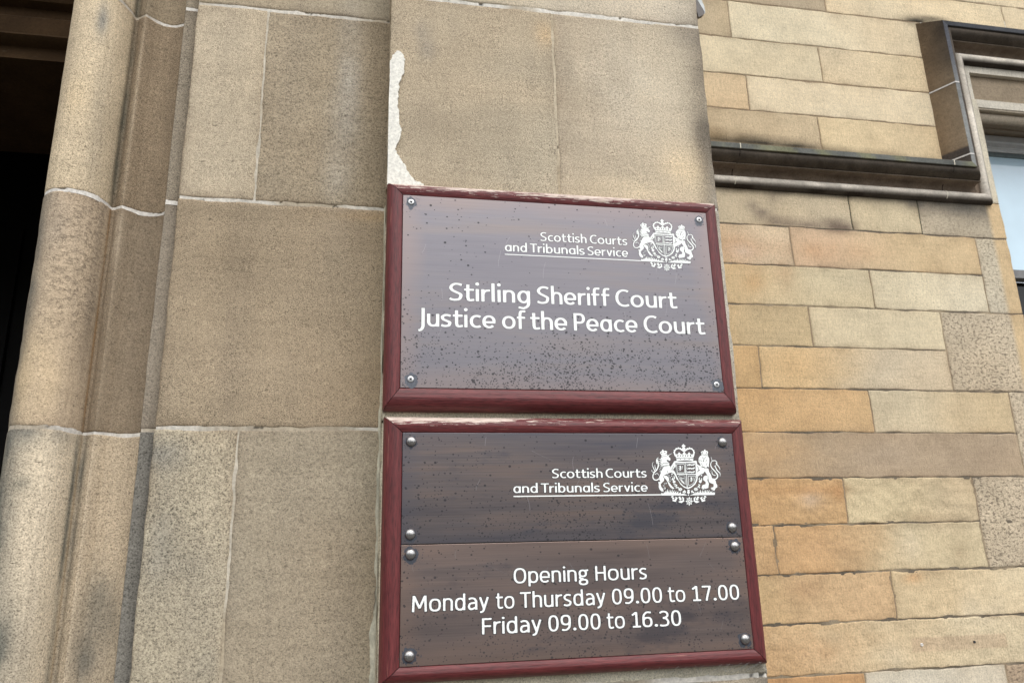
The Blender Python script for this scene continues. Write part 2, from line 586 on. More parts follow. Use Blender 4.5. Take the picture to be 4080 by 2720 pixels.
def mortar_sheet(mb, s, z, fn, d, col, seed=0, amp=0.0006, holes=0.0):
    ss, zz = np.meshgrid(s, z, indexing='ij')
    dd = d + amp * 2 * fbm(ss * 60, zz * 60, seed)
    k = 1 + 0.25 * 2 * fbm(ss * 25, zz * 25, seed + 5)
    if holes:
        h = smooth(0.23, 0.28, fbm(ss * 45, zz * 60, seed + 9))
        dd = dd + h * holes
        k = k * (1 - 0.85 * h)
    t = 0.75 * smooth(-0.02, 0.16, fbm(ss * 6 + 3, zz * 6 + 1, seed + 21))[..., None]
    mb.grid(fn(ss, zz, dd), (lin(col) * (1 - t) + lin((158, 144, 120)) * t) * k[..., None])


# the building: one thing, its walls and mouldings are parts
bld = empty("court_building", (0.0, 0.0, 0.0),
            "tan sandstone court building with a dark doorway, a signed pier and a sash window", "building")

ZC = [0.363, 0.880, 1.398, 1.9139, 2.4315, 2.9455, 3.460, 3.97]            # shared course levels of pier, wall and jamb

# ---- pier
PX0, PX1 = 0.0245, 0.8145
Y0 = 0.0
fnP = plane_fn(0.0)
mb = Mb()
vj = (at(2197, 49)[0] + at(2232, 772)[0]) / 2
G = 0.0011


def pier_stains_shade(zlo, zhi):
    st = []
    st.append((PX1 - 0.010, 2.66, 0.040, 0.40, (100, 90, 76), 0.95))        # dark weathered right arris
    st.append((PX1 - 0.03, 2.92, 0.05, 0.05, (128, 118, 104), 0.7))
    st.append((PX1 - 0.085, 2.53, 0.05, 0.06, (205, 178, 132), 0.8))
    st.append((0.62, 2.47, 0.14, 0.03, (200, 178, 138), 0.55))
    st.append((vj + 0.03, 2.74, 0.035, 0.15, (140, 126, 104), 0.55))
    st.append((vj - 0.02, 2.88, 0.025, 0.035, (196, 160, 104), 0.6))
    st.append((vj + 0.2, 2.75, 0.12, 0.14, (192, 178, 152), 0.55))
    st.append((0.15, 2.60, 0.16, 0.05, (146, 130, 104), 0.5))
    st.append((0.10, 2.85, 0.02, 0.03, (132, 126, 116), 0.45))
    st.append((0.11, 2.80, 0.02, 0.03, (132, 126, 116), 0.45))
    st.append((0.30, 2.70, 0.18, 0.05, (176, 154, 120), 0.5))
    st.append((PX1, 2.18, 0.02, 0.26, (196, 190, 174), 0.9))
    st.append((PX1, 1.55, 0.035, 0.42, (92, 88, 80), 0.95))                 # shade and soot of the lower right edge, put into the colour
    return st


for k in range(len(ZC) - 1):
    z0, z1 = ZC[k], ZC[k + 1]
    st = pier_stains_shade(z0, z1)
    if k == 4:
        segs = [(PX0, vj, (166, 148, 118), (164, 148, 120)), (vj, PX1, (166, 150, 124), (176, 160, 132))]
    elif k == 5:
        segs = [(PX0, PX1, (172, 158, 132), (184, 170, 146))]
    elif k in (2, 3):
        segs = [(PX0, PX1, (190, 180, 150), (192, 184, 158))]
    else:
        segs = [(PX0, 0.45, (166, 148, 118), (164, 148, 120)), (0.45, PX1, (172, 156, 128), (168, 154, 130))]
    for j, (a, b, ca, cb) in enumerate(segs):
        ga = G * 0.1 if a > PX0 else 0
        gb = G * 0.1 if b < PX1 else 0
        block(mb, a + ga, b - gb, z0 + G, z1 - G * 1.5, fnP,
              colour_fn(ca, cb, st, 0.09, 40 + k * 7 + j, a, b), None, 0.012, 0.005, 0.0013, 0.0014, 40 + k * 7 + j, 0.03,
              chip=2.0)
# pier right side (returns to the wall behind)
fnPR = lambda s, z, d: np.stack([PX1 - 0.0015 - d, s, z], -1)
for k in range(len(ZC) - 1):
    block(mb, 0.006, 1.02, ZC[k] + G, ZC[k + 1] - G, fnPR, colour_fn((150, 134, 108), (140, 126, 104), (), 0.1, 80 + k, 0, 1),
          None, 0.05, 0.004, 0.001, 0.001, 80 + k, 0.03)
mb.cur = 1
fnPL = lambda s, z, d: np.stack([PX0 + 0.001 + d, s, z], -1)
ss = np.array([0.002, 0.03, 0.06, 0.12])
zz = np.linspace(0.3, 3.97, 120)
mortar_sheet(mb, ss[::-1], zz, fnPL, 0.0, (150, 136, 110), 3)
# mortar seen in the pier joints
zs = np.linspace(PX0 + 0.004, PX1 - 0.004, 260)
for k in range(1, len(ZC) - 1):
    zc = ZC[k]
    mortar_sheet(mb, zs, np.array([zc - 0.006, zc - 0.002, zc + 0.002, zc + 0.006]), fnP, 0.0013, (206, 202, 192), 60 + k, 0.0006, 0.002)
mortar_sheet(mb, np.array([vj - 0.005, vj, vj + 0.005]), np.linspace(2.44, 2.94, 200), fnP, 0.0016, (182, 170, 148), 77, 0.0006, 0.002)
mb.build("pier", [MAT_STONE, MAT_MORTAR], bld, 40)

# crumbling mortar fillet in the corner between the left wall and the pier
mb = Mb()
zz = np.linspace(0.5, 2.432, 700)
wide = 0.0022 + 0.0065 * smooth(2.3, 1.5, zz)
edge = wide * (1 + 1.1 * fbm(zz * 16, zz * 0 + 1, 21, 5) * 2)
prof = []
for t, yy in ((0.0, 0.1035), (0.25, 0.0955), (0.6, 0.090), (0.85, 0.080), (1.0, 0.03)):
    x = (PX0 + 0.0035) * t + (PX0 - edge) * (1 - t) if t < 1 else np.full_like(zz, PX0 + 0.0030)
    if t < 1:
        x = PX0 - edge * (1 - t) + 0.001 * t
    else:
        x = PX0 - 0.0004 + 0 * zz
    prof.append(np.stack([x, yy + 0.004 * fbm(zz * 40, zz * 0 + t * 5, 31), zz], -1))
P = np.stack(prof, 0)
kk = (1 + 0.35 * 2 * fbm(zz * 30, zz * 0, 8))[None, :, None] * np.ones((5, 1, 1))
dk = smooth(0.10, 0.2, fbm(zz * 9, zz * 0 + 4, 9, 5))[None, :, None] * np.array([1, 0.7, 0.15, 0, 0])[:, None, None] * smooth(2.0, 1.7, zz)[None, :, None]
cc = lin((196, 192, 172)) * kk * (1 - dk) + lin((70, 68, 62)) * dk
mb.grid(P, cc)
mb.build("mortar_fillet", MAT_MORTAR, bld, 60)

# ---- left wall between doorway jamb and pier
YL = 0.1
fnL = plane_fn(YL)
LX0, LX1 = -0.4315, 0.036
mb = Mb()
v1 = (at(1065, 52, YL)[0] + at(1017, 797, YL)[0]) / 2
v2 = (at(950, 1707, YL)[0] + at(876, 2720, YL)[0]) / 2
specs = {
    6: [(LX0, -0.1, (150, 136, 108), (146, 132, 106)), (-0.1, LX1, (150, 138, 112), (156, 146, 122))],
    5: [(LX0, LX1, (148, 132, 104), (150, 138, 114))],
    4: [(LX0, v1, (172, 154, 124), (168, 150, 120)), (v1, LX1, (146, 129, 101), (138, 121, 92))],
    3: [(LX0, LX1, (150, 130, 99), (146, 126, 96))],
    2: [(LX0, v2, (158, 146, 120), (166, 152, 124)), (v2, LX1, (150, 135, 109), (146, 131, 106))],
    1: [(LX0, -0.1, (160, 146, 120), (160, 146, 120)), (-0.1, LX1, (150, 136, 110), (150, 136, 110))],
    0: [(LX0, LX1, (150, 136, 110), (150, 136, 110))],
}
lst = [(LX1 - 0.105, 2.75, 0.030, 0.20, (168, 161, 148), 0.5), (LX1 - 0.13, 2.55, 0.03, 0.14, (158, 148, 130), 0.5),
       (LX0 + 0.10, 2.85, 0.10, 0.08, (174, 158, 130), 0.4),
       (LX0 + 0.2, 2.40, 0.22, 0.02, (128, 110, 82), 0.5), (LX0 + 0.12, 2.30, 0.12, 0.10, (134, 115, 86), 0.45),
       (0.0, 2.41, 0.10, 0.012, (170, 136, 84), 0.45),
       (LX0 + 0.16, 2.05, 0.16, 0.1, (164, 142, 110), 0.4), (LX0 + 0.02, 1.86, 0.05, 0.03, (120, 118, 110), 0.6),
       (LX0 + 0.03, 1.70, 0.03, 0.12, (128, 124, 114), 0.45), (LX0 + 0.10, 1.60, 0.07, 0.10, (128, 122, 108), 0.4),
       (-0.30, 1.44, 0.03, 0.05, (124, 120, 108), 0.45), (LX1 - 0.06, 1.85, 0.10, 0.08, (160, 148, 124), 0.3)]
for k, segs in specs.items():
    for j, (a, b, ca, cb) in enumerate(segs):
        ga = G * 0.05 if a > LX0 else 0
        gb = G * 0.05 if b < LX1 else 0
        block(mb, a + ga, b - gb, ZC[k] + G, ZC[k + 1] - G * 1.6, fnL, colour_fn(ca, cb, lst, 0.07, 100 + k * 5 + j, a, b), None,
              0.012, 0.0045, 0.0011, 0.0014, 100 + k * 5 + j, 0.03, chip=2.0)
# left return of this wall, towards the doorway mouldings
for k in range(7):
    block(mb, 0.0, 0.054, ZC[k] + G, ZC[k + 1] - G, lambda s, z, d: np.stack([LX0 + 0.001 + d, YL + 0.06 - s, z], -1),
          colour_fn((140, 126, 102), None, (), 0.07, 140 + k), None, 0.02, 0.003, 0.001, 0.001, 140 + k, 0.02)
mb.cur = 1
xs = np.linspace(LX0 + 0.003, LX1, 220)
for k in range(1, 7):
    mortar_sheet(mb, xs, np.array([ZC[k] - 0.006, ZC[k] - 0.002, ZC[k] + 0.002, ZC[k] + 0.006]), fnL, 0.0013, (196, 191, 180), 160 + k, 0.0006, 0.001)
mortar_sheet(mb, np.array([v1 - 0.005, v1, v1 + 0.005]), np.linspace(ZC[4], ZC[5], 200), fnL, 0.0016, (184, 176, 160), 171, 0.0003, 0.0)
mortar_sheet(mb, np.array([v2 - 0.005, v2, v2 + 0.005]), np.linspace(ZC[2], ZC[3], 200), fnL, 0.0016, (184, 176, 160), 172, 0.0003, 0.0)
mb.build("left_wall", [MAT_STONE, MAT_MORTAR], bld, 40)

# ---- moulded doorway jamb: plan profile swept upwards, one stone per course
prof_pts = [(-0.700, 0.60), (-0.700, 0.30), (-0.700, 0.215), (-0.708, 0.195), (-0.716, 0.172), (-0.7195, 0.150), (-0.716, 0.133), (-0.708, 0.118), (-0.698, 0.107),
            (-0.685, 0.0975), (-0.670, 0.0925), (-0.655, 0.0915), (-0.640, 0.095), (-0.625, 0.1025), (-0.612, 0.1155), (-0.605, 0.128),
            (-0.599, 0.144), (-0.594, 0.163), (-0.592, 0.182), (-0.586, 0.181), (-0.578, 0.174), (-0.566, 0.1665), (-0.5625, 0.168), (-0.556, 0.175),
            (-0.545, 0.188), (-0.532, 0.196), (-0.517, 0.1985), (-0.500, 0.1965), (-0.483, 0.188), (-0.474, 0.176), (-0.468, 0.155),
            (-0.4655, 0.130), (-0.4640, 0.1265), (-0.4520, 0.1270), (-0.4405, 0.1290), (-0.4320, 0.1310)]
pp2 = np.array(prof_pts)
seg = np.r_[0, np.cumsum(np.hypot(*np.diff(pp2, axis=0).T))]
sv = np.unique(np.concatenate([np.arange(0, seg[-1], 0.004), seg]))
nrm = np.gradient(pp2, seg, axis=0)
nrm = np.stack([-nrm[:, 1], nrm[:, 0]], 1)
nrm /= np.linalg.norm(nrm, axis=1)[:, None]


def fnJ(s, z, d):
    x = np.interp(s, seg, pp2[:, 0])
    y = np.interp(s, seg, pp2[:, 1])
    nx = np.interp(s, seg, nrm[:, 0])
    ny = np.interp(s, seg, nrm[:, 1])
    return np.stack([x + nx * d, y + ny * d, z], -1)


def s_of(x):
    """profile length at the front-facing plan position x (right of the roll)"""
    return float(np.interp(x, pp2[9:, 0], seg[9:]))


S_QUIRK, S_FIL, S_HOL, S_STRIP = s_of(-0.5925), s_of(-0.566), s_of(-0.50), s_of(-0.464)
jcols = {  # roll, hollow, strip; lower strips greyed, shadow put into their colour
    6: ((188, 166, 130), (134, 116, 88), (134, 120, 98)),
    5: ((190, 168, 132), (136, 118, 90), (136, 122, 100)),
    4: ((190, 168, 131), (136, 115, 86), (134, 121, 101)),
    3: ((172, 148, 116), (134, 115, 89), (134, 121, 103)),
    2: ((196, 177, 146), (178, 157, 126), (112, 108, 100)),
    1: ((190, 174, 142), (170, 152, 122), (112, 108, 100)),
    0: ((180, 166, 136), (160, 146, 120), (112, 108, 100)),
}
mb = Mb()
for k in range(7):
    cr, ch, cs = [lin(c) for c in jcols[k]]

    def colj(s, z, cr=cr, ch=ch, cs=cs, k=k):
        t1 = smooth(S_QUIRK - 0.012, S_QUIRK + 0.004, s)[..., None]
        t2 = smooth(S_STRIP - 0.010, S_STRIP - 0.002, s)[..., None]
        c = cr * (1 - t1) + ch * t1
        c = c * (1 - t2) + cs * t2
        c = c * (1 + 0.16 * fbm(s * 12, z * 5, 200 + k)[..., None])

        def st(a, b, ra, rb, col, w):
            nonlocal c
            q = np.exp(-((s - a) / ra) ** 2 - ((z - b) / rb) ** 2) * np.clip(1 + 1.8 * fbm(s * 26, z * 12, 210 + k), 0, 1.7)
            q = np.clip(q * w, 0, 1)[..., None]
            c = c * (1 - q) + lin(col) * q
        # rust line in the quirk, grime beside it and on the outer cheek of the roll
        if k == 3:
            st(S_QUIRK, 2.15, 0.0045, 0.5, (150, 112, 58), 0.9)
            st(S_QUIRK - 0.026, 2.22, 0.016, 0.2, (126, 110, 88), 0.55)
            st(seg[7], 2.2, 0.036, 0.5, (108, 102, 90), 0.85)
            st(seg[10], 2.02, 0.05, 0.10, (190, 162, 116), 0.7)
            st(s_of(-0.66), 2.35, 0.05, 0.07, (160, 140, 116), 0.5)
            st(S_FIL - 0.004, 2.35, 0.010, 0.08, (178, 158, 130), 0.6)
        if k == 2:
            st(S_QUIRK + 0.001, 1.7, 0.003, 0.5, (176, 146, 100), 0.8)
            st(S_QUIRK - 0.014, 1.66, 0.009, 0.5, (106, 104, 92), 0.75)
            st(S_QUIRK + 0.013, 1.66, 0.010, 0.5, (110, 106, 94), 0.75)
            st(seg[7], 1.62, 0.042, 0.45, (96, 96, 88), 1.15)
            st(s_of(-0.66), 1.50, 0.05, 0.10, (108, 106, 94), 0.8)
            st(s_of(-0.53), 1.46, 0.05, 0.10, (104, 100, 90), 0.7)
            st(s_of(-0.65), 1.90, 0.09, 0.022, (128, 124, 112), 0.7)
            st(s_of(-0.53), 1.60, 0.03, 0.06, (112, 106, 92), 0.55)
            st(s_of(-0.50), 1.52, 0.03, 0.05, (104, 100, 88), 0.5)
            st(s_of(-0.66), 1.80, 0.02, 0.012, (120, 116, 100), 0.55)
        if k == 4:
            st(S_QUIRK, 2.7, 0.014, 0.5, (96, 92, 76), 0.8)
            st(s_of(-0.635), 2.87, 0.014, 0.045, (138, 132, 120), 0.95)
            st(s_of(-0.62), 2.62, 0.02, 0.16, (156, 140, 114), 0.5)
            st(s_of(-0.675), 2.66, 0.03, 0.05, (204, 174, 122), 0.5)
            st(S_FIL - 0.002, 2.7, 0.004, 0.5, (176, 156, 126), 0.6)
        if k >= 5:
            st(S_QUIRK, 3.1, 0.014, 0.5, (96, 92, 76), 0.8)
        return sand(c, DESAT) * np.array([1.275, 1.27, 1.215])

    def pitj(s, z, k=k):
        if k != 3:
            return 0 * s
        q = smooth(S_QUIRK + 0.01, S_QUIRK - 0.03, s) * smooth(seg[8], seg[12], s) * smooth(2.0, 2.2, z)
        return 0.38 * q
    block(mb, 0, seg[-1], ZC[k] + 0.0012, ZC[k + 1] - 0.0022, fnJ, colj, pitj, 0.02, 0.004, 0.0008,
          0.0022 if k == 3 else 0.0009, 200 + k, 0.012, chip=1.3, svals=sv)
mb.cur = 1
for k in range(1, 7):
    z = ZC[k] - 0.0005
    mortar_sheet(mb, sv, np.array([z - 0.006, z - 0.002, z + 0.002, z + 0.006]), fnJ, 0.0008, (214, 210, 202), 220 + k, 0.0006, 0.0015)
mb.build("door_jamb", [MAT_STONE, MAT_MORTAR], bld, 50)

# ---- porch behind the jamb, its darkness put into near-black colours
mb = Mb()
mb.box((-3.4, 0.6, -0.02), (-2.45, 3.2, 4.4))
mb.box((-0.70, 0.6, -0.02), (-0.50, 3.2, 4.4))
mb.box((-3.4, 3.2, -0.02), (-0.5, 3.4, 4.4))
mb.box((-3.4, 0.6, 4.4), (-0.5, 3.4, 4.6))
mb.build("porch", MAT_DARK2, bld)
zl = [at(100, y, 0.72)[2] for y in (45, 95, 120, 175, 250)]
mb = Mb()
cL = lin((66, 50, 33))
px_ = [(0.64, 4.35), (0.64, zl[0] + 0.03), (0.665, zl[0]), (0.70, zl[0] - 0.004), (0.70, zl[1] + 0.012), (0.685, zl[1]), (0.685, zl[3] + 0.01), (0.66, zl[3] - 0.004),
       (0.655, zl[3] - 0.012), (0.67, zl[3] - 0.022), (0.70, zl[3] - 0.026), (0.70, zl[4]), (0.86, zl[4] - 0.004), (1.3, zl[4] - 0.004)]
X = np.linspace(-2.45, -0.70, 60)
P = np.stack([np.stack([X, np.full_like(X, y), z + 0.002 * fbm(X * 9, X * 0 + z * 30, 4)], -1) for y, z in px_], 0)
mb.grid(P, cL * (1 + 0.5 * fbm(P[..., 0] * 9, P[..., 2] * 9, 6)[..., None]), flip=True)
mb.build("porch_lintel", MAT_DRIP, bld, 40)
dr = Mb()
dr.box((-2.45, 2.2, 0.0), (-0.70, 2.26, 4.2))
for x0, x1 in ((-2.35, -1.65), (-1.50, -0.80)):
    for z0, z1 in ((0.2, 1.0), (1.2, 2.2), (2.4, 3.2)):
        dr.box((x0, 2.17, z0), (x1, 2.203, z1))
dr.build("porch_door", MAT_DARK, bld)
# far jamb of the doorway, out of the picture on the left
mb = Mb()
block(mb, -3.4, -2.30, 0.0, 4.4, plane_fn(0.1), colour_fn((160, 142, 112)), None, 0.1, 0.01, 0.002, 0.002, 301, 0.5)
block(mb, -3.4, 0.85, 4.0, 4.7, plane_fn(0.05), colour_fn((150, 134, 106)), None, 0.1, 0.01, 0.002, 0.002, 302, 0.6)
mb.build("door_surround", MAT_STONE, bld, 40)

# ---- the wall set back on the right
LIFT, DESAT = 1.10, 0.24
YR = 1.0
fnR = plane_fn(YR)


def xa(px, py):
    return at(px, py, YR)[0]


ZR = dict(A2=4.30, A1=(at(3797, 0, YR)[2] + at(4080, 38, YR)[2]) / 2, A=(at(3293, 48, YR)[2] + at(3637, 89, YR)[2]) / 2,
          B=3.748, C=3.567, D=3.399, E=3.215, F=3.045, G=2.880, H=2.711, I=2.546, J=2.382, K=2.2175, L=2.053, M=1.8855, N=1.7205,
          O=1.5535, P=1.390, Q=1.225, R=1.06)
WX0, WJ, WX9 = 0.80, 2.648, 8.0
JX = lambda *pts: float(np.mean([xa(*p) for p in pts]))
jA, jA2 = JX((3293, 48)), JX((3991, 38), (4007, 115))
jB = JX((2898, 6), (2914, 143))
jC = JX((3261, 191), (3277, 328))
jD = JX((2973, 303), (2988, 437))
jE = JX((3256, 472), (3277, 600))
jF1, jF2 = JX((3379, 780), (3400, 914)), JX((3651, 796), (3677, 930))
jG, jG2 = JX((3146, 914), (3165, 1058)), JX((3881, 949), (3948, 1245))
jH = JX((3463, 1083), (3489, 1228))
jI, jI2 = JX((3221, 1226), (3243, 1382)), JX((3741, 1248), (3805, 1555))
jJ = JX((3023, 1386), (3041, 1545))
jK, jK2 = JX((3457, 1558), (3486, 1700)), JX((4021, 1561), (4080, 1889))
jM, jM2 = JX((3356, 1908), (3382, 2084)), JX((3873, 1908), (3941, 2259))
jN = JX((3080, 2100), (3106, 2289))
jO = JX((3548, 2279), (3577, 2467))
jQ, jQ2 = JX((3447, 2692)), JX((4006, 2653))
CR, TN, OR, OR2, GY, PL = (208, 187, 151), (190, 168, 132), (201, 150, 92), (206, 164, 108), (172, 150, 122), (214, 196, 166)
PT = (180, 160, 134)
FAR = []
rf = random.Random(3)
for z0_, z1_, xs0 in [(0.0, 0.28, WX0), (0.28, 0.50, WX0), (0.50, 0.68, WX0), (0.68, 0.87, WX0), (0.87, ZR['R'], WX0)] + \
        [(ZR[b], ZR[a], 3.62) for a, b in zip('BCDEFGHIJKLMNOP', 'CDEFGHIJKLMNOPQ')] + [(ZR['B'], 3.93, 3.9)] + [(4.30, 4.52, WX0), (4.52, 4.75, WX0), (4.75, 5.0, WX0)]:
    x_ = xs0
    while x_ < WX9 - 0.05:
        w_ = rf.uniform(0.45, 1.0)
        if WX9 - x_ - w_ < 0.3:
            w_ = WX9 - x_
        FAR.append((z0_, z1_, x_, w_, rf.choice([CR, TN, PL, OR2, (198, 178, 140)]), rf.choice([CR, TN, PL, (205, 184, 148)])))
        x_ += w_
R_ = [  # x0, x1, z0, z1, colour left, colour right, split, pitted
    (WX0, 1.9, ZR['A1'], ZR['A2'], PL, PL, .5, 0), (1.9, 3.4, ZR['A1'], ZR['A2'], PL, CR, .5, 0), (3.4, WX9, ZR['A1'], ZR['A2'], PL, CR, .5, 0),
    (WX0, jA, ZR['A'], ZR['A1'], (196, 174, 140), (172, 152, 124), .5, 0), (jA, jA2, ZR['A'], ZR['A1'], (206, 184, 148), (210, 188, 150), .5, 0), (jA2, WX9, ZR['A'], ZR['A1'], CR, CR, .5, 0),
    (WX0, jB, ZR['B'], ZR['A'], (186, 164, 130), (186, 164, 130), .5, 0), (jB, 2.43, ZR['B'], ZR['A'], (212, 194, 160), (208, 186, 150), .5, 0),
    (WX0, jC, ZR['C'], ZR['B'], (210, 192, 158), (206, 188, 154), .5, 0), (jC, 2.43, ZR['C'], ZR['B'], (206, 184, 148), (208, 184, 144), .5, 0),
    (WX0, jD, ZR['D'], ZR['C'], (200, 168, 122), (206, 176, 134), .5, 0), (jD, 2.43, ZR['D'], ZR['C'], (212, 192, 158), (210, 190, 156), .5, 0),
    (WX0, jE, ZR['E'], ZR['D'], (188, 164, 128), (190, 166, 130), .5, 0), (jE, 2.43, ZR['E'], ZR['D'], (206, 182, 140), (202, 176, 134), .5, 0),
    (WX0, jF1, ZR['G'], ZR['F'], (202, 178, 138), (198, 178, 146), .3, 0), (jF1, jF2, ZR['G'], ZR['F'], (202, 180, 142), (204, 182, 144), .5, 0),
    (jF2, WJ, ZR['G'], ZR['F'], (186, 170, 146), (180, 162, 136), .5, .55),
    (WX0, jG, ZR['H'], ZR['G'], (202, 162, 116), (208, 184, 152), .7, 0), (jG, jG2, ZR['H'], ZR['G'], (206, 172, 136), (203, 172, 126), .40, 0),
    (WX0, jH, ZR['I'], ZR['H'], (204, 166, 110), (200, 180, 142), .55, 0), (jH, jG2, ZR['I'], ZR['H'], (204, 188, 156), (206, 190, 160), .5, 0),
    (jG2, WJ, ZR['I'], ZR['G'] - 0.0, (198, 182, 156), (198, 180, 152), .5, .8),
    (WX0, jI, ZR['J'], ZR['I'], (202, 160, 102), (196, 170, 126), .62, 0), (jI, jI2, ZR['J'], ZR['I'], (204, 184, 148), (206, 186, 150), .5, 0),
    (WX0, jJ, ZR['K'], ZR['J'], (204, 162, 104), (204, 162, 104), .5, 0), (jJ, jI2, ZR['K'], ZR['J'], (206, 172, 120), (200, 180, 150), .45, 0),
    (jI2, WJ, ZR['K'], ZR['I'], (192, 172, 144), (198, 178, 150), .5, 1.0),
    (WX0, jK, ZR['L'], ZR['K'], (203, 160, 102), (204, 164, 110), .6, 0), (jK, jK2, ZR['L'], ZR['K'], (198, 178, 144), (196, 172, 132), .6, 0),
    (WX0, jK2, ZR['M'], ZR['L'], (202, 162, 110), (172, 148, 120), .42, 0),
    (jK2, WJ, ZR['M'], ZR['K'], (194, 174, 146), (196, 176, 150), .5, .95),
    (WX0, jM, ZR['N'], ZR['M'], (198, 150, 88), (200, 156, 100), .5, 0), (jM, jM2, ZR['N'], ZR['M'], (204, 182, 140), (198, 174, 136), .6, 0),
    (WX0, jN, ZR['O'], ZR['N'], (202, 158, 104), (202, 158, 104), .5, 0), (jN, jM2, ZR['O'], ZR['N'], (200, 156, 102), (200, 178, 138), .45, 0),
    (jM2, WJ, ZR['O'], ZR['M'], (192, 174, 148), (198, 178, 152), .5, 1.0),
    (WX0, jO, ZR['P'], ZR['O'], (206, 170, 116), (200, 164, 118), .6, 0), (jO, WJ, ZR['P'], ZR['O'], (204, 178, 136), (208, 186, 148), .5, 0),
    (WX0, WJ, ZR['Q'], ZR['P'], (200, 158, 104), (206, 184, 146), .42, 0),
    (WX0, jQ, ZR['R'], ZR['Q'], (196, 146, 90), (196, 146, 90), .5, 0), (jQ, jQ2, ZR['R'], ZR['Q'], (208, 194, 172), (206, 190, 166), .5, 0),
    (jQ2, WX9, ZR['R'], ZR['Q'], (170, 146, 120), (170, 146, 120), .5, .9),
    # stones the picture does not reach
] + [(x, min(x + w, WX9), z0, z1, ca, cb, .5, 0) for z0, z1, x, w, ca, cb in FAR] + [
]
blob = lambda px, py, rx, rz, c, w: (at(px, py, YR)[0], at(px, py, YR)[2], rx, rz, c, w)
rst = [blob(2960, 985, .10, .05, (194, 142, 96), .6), blob(2960, 1000, .06, .03, (204, 176, 150), .7), blob(3300, 1000, .22, .05, (200, 154, 110), .6),
       blob(2990, 815, .035, .022, (110, 96, 88), .7), blob(3030, 850, .045, .020, (104, 90, 84), .75), blob(3100, 880, .07, .018, (104, 88, 80), .75), blob(3200, 890, .09, .018, (110, 90, 82), .75), blob(3340, 900, .09, .026, (92, 70, 66), .9),
       blob(3080, 780, .03, .05, (120, 104, 92), .35),
       blob(2900, 555, .14, .026, (58, 52, 42), .95), blob(3040, 572, .14, .024, (52, 48, 40), 1.0), blob(3190, 588, .13, .024, (60, 54, 44), 1.0), blob(3330, 608, .10, .016, (74, 64, 50), .8),
       blob(3480, 622, .16, .020, (58, 52, 42), .95), blob(3660, 640, .14, .016, (70, 62, 48), .85), blob(2850, 530, .12, .03, (150, 124, 86), .6),
       blob(2990, 758, .20, .016, (96, 84, 70), .7), blob(3300, 772, .25, .014, (86, 76, 66), .8), blob(3560, 790, .14, .02, (92, 82, 70), .7),
       blob(3650, 84, .07, .022, (44, 42, 38), 1.0), blob(3720, 80, .07, .016, (60, 56, 48), .8),
       blob(3700, 815, .20, .032, (86, 82, 78), .9), blob(3850, 830, .16, .045, (92, 88, 84), .8), blob(3955, 840, .022, .12, (70, 70, 70), .95),
       blob(3420, 1120, .10, .05, (188, 172, 142), .4), blob(3000, 1130, .05, .05, (198, 150, 92), .5), blob(3120, 1090, .04, .06, (196, 150, 104), .5),
       blob(3550, 1480, .10, .05, (196, 178, 150), .4), blob(3150, 1450, .14, .05, (202, 160, 104), .35),
       blob(3520, 1800, .2, .07, (168, 146, 122), .6), blob(3900, 1810, .18, .07, (162, 138, 112), .6), blob(3050, 1800, .12, .05, (200, 156, 102), .5),
       blob(3230, 1990, .05, .03, (206, 176, 146), .6), blob(3150, 1950, .2, .02, (186, 132, 72), .5), blob(3340, 1960, .03, .03, (184, 130, 72), .6),
       blob(3700, 2060, .12, .02, (166, 140, 104), .5), blob(3620, 2170, .05, .06, (208, 188, 156), .5), blob(3820, 2200, .03, .03, (170, 144, 108), .5),
       blob(3300, 2180, .1, .05, (198, 154, 104), .5), blob(3760, 2100, .1, .02, (150, 128, 104), .4),
       blob(3200, 2350, .08, .04, (196, 150, 100), .5), blob(3640, 2300, .05, .02, (200, 152, 98), .5),
       blob(3580, 2610, .05, .04, (212, 196, 166), .5), blob(3200, 2600, .2, .05, (196, 150, 100), .5), blob(3900, 2440, .1, .06, (206, 190, 162), .4),
       blob(3990, 350, .3, .02, (200, 176, 138), .0)]
# the pale patch left by a plate that was taken down
gx0, gx1 = at(3632, 2560, YR)[0], at(4010, 2540, YR)[0]
gz1, gz0 = at(3632, 2541, YR)[2], at(3640, 2602, YR)[2]


def pit_fn(p, x1):
    if p <= 0:
        return None
    return lambda s, z: p * smooth(2.592, 2.574, s + 0.012 * fbm(z * 30, s * 30, 3)) * (0.75 + 0.6 * fbm(s * 8, z * 8, 9))


mb = Mb()
gr = 0.0014
rough_rows = {ZR['N']: 0.004, ZR['O']: 0.003, ZR['P']: 0.003, ZR['Q']: 0.003}
for i, (a, b, z0, z1, ca, cb, sp, pit) in enumerate(R_):
    base = colour_fn(ca, cb, rst, 0.10, 300 + i, a, b, sp, 0.25, 4.0)

    def cf(s, z, base=base, pit=pit, b=b):
        c = base(s, z)
        if pit > 0:      # drafted margin beside the window is clean, warmer stone
            t = smooth(2.574, 2.594, s + 0.008 * fbm(z * 30, s * 30, 3))[..., None]
            c = c * (1 - t) + lin((204, 180, 142)) * (1 + 0.12 * fbm(s * 12, z * 9, 7)[..., None]) * t
        g = (smooth(gx0, gx0 + 0.003, s) * smooth(gx1, gx1 - 0.003, s) * smooth(gz0, gz0 + 0.003, z) * smooth(gz1, gz1 - 0.003, z))[..., None]
        return c * (1 - 0.55 * g) + lin((184, 160, 134)) * 0.55 * g
    rel = 0.0014
    if z0 in rough_rows:
        rel = rough_rows[z0]
    rough = z0 in rough_rows
    stp = 0.008 if rough else 0.022
    block(mb, a + (gr if a > WX0 else 0), b - (gr if b < WJ - 0.001 else 0), z0 + gr, z1 - gr * 0.9, fnR, cf, pit_fn(pit, b), stp, 0.0032, 0.0022, rel, 300 + i,
          0.04 if b < WJ - 0.001 or b > 3 else 0.10, chip=1.6)
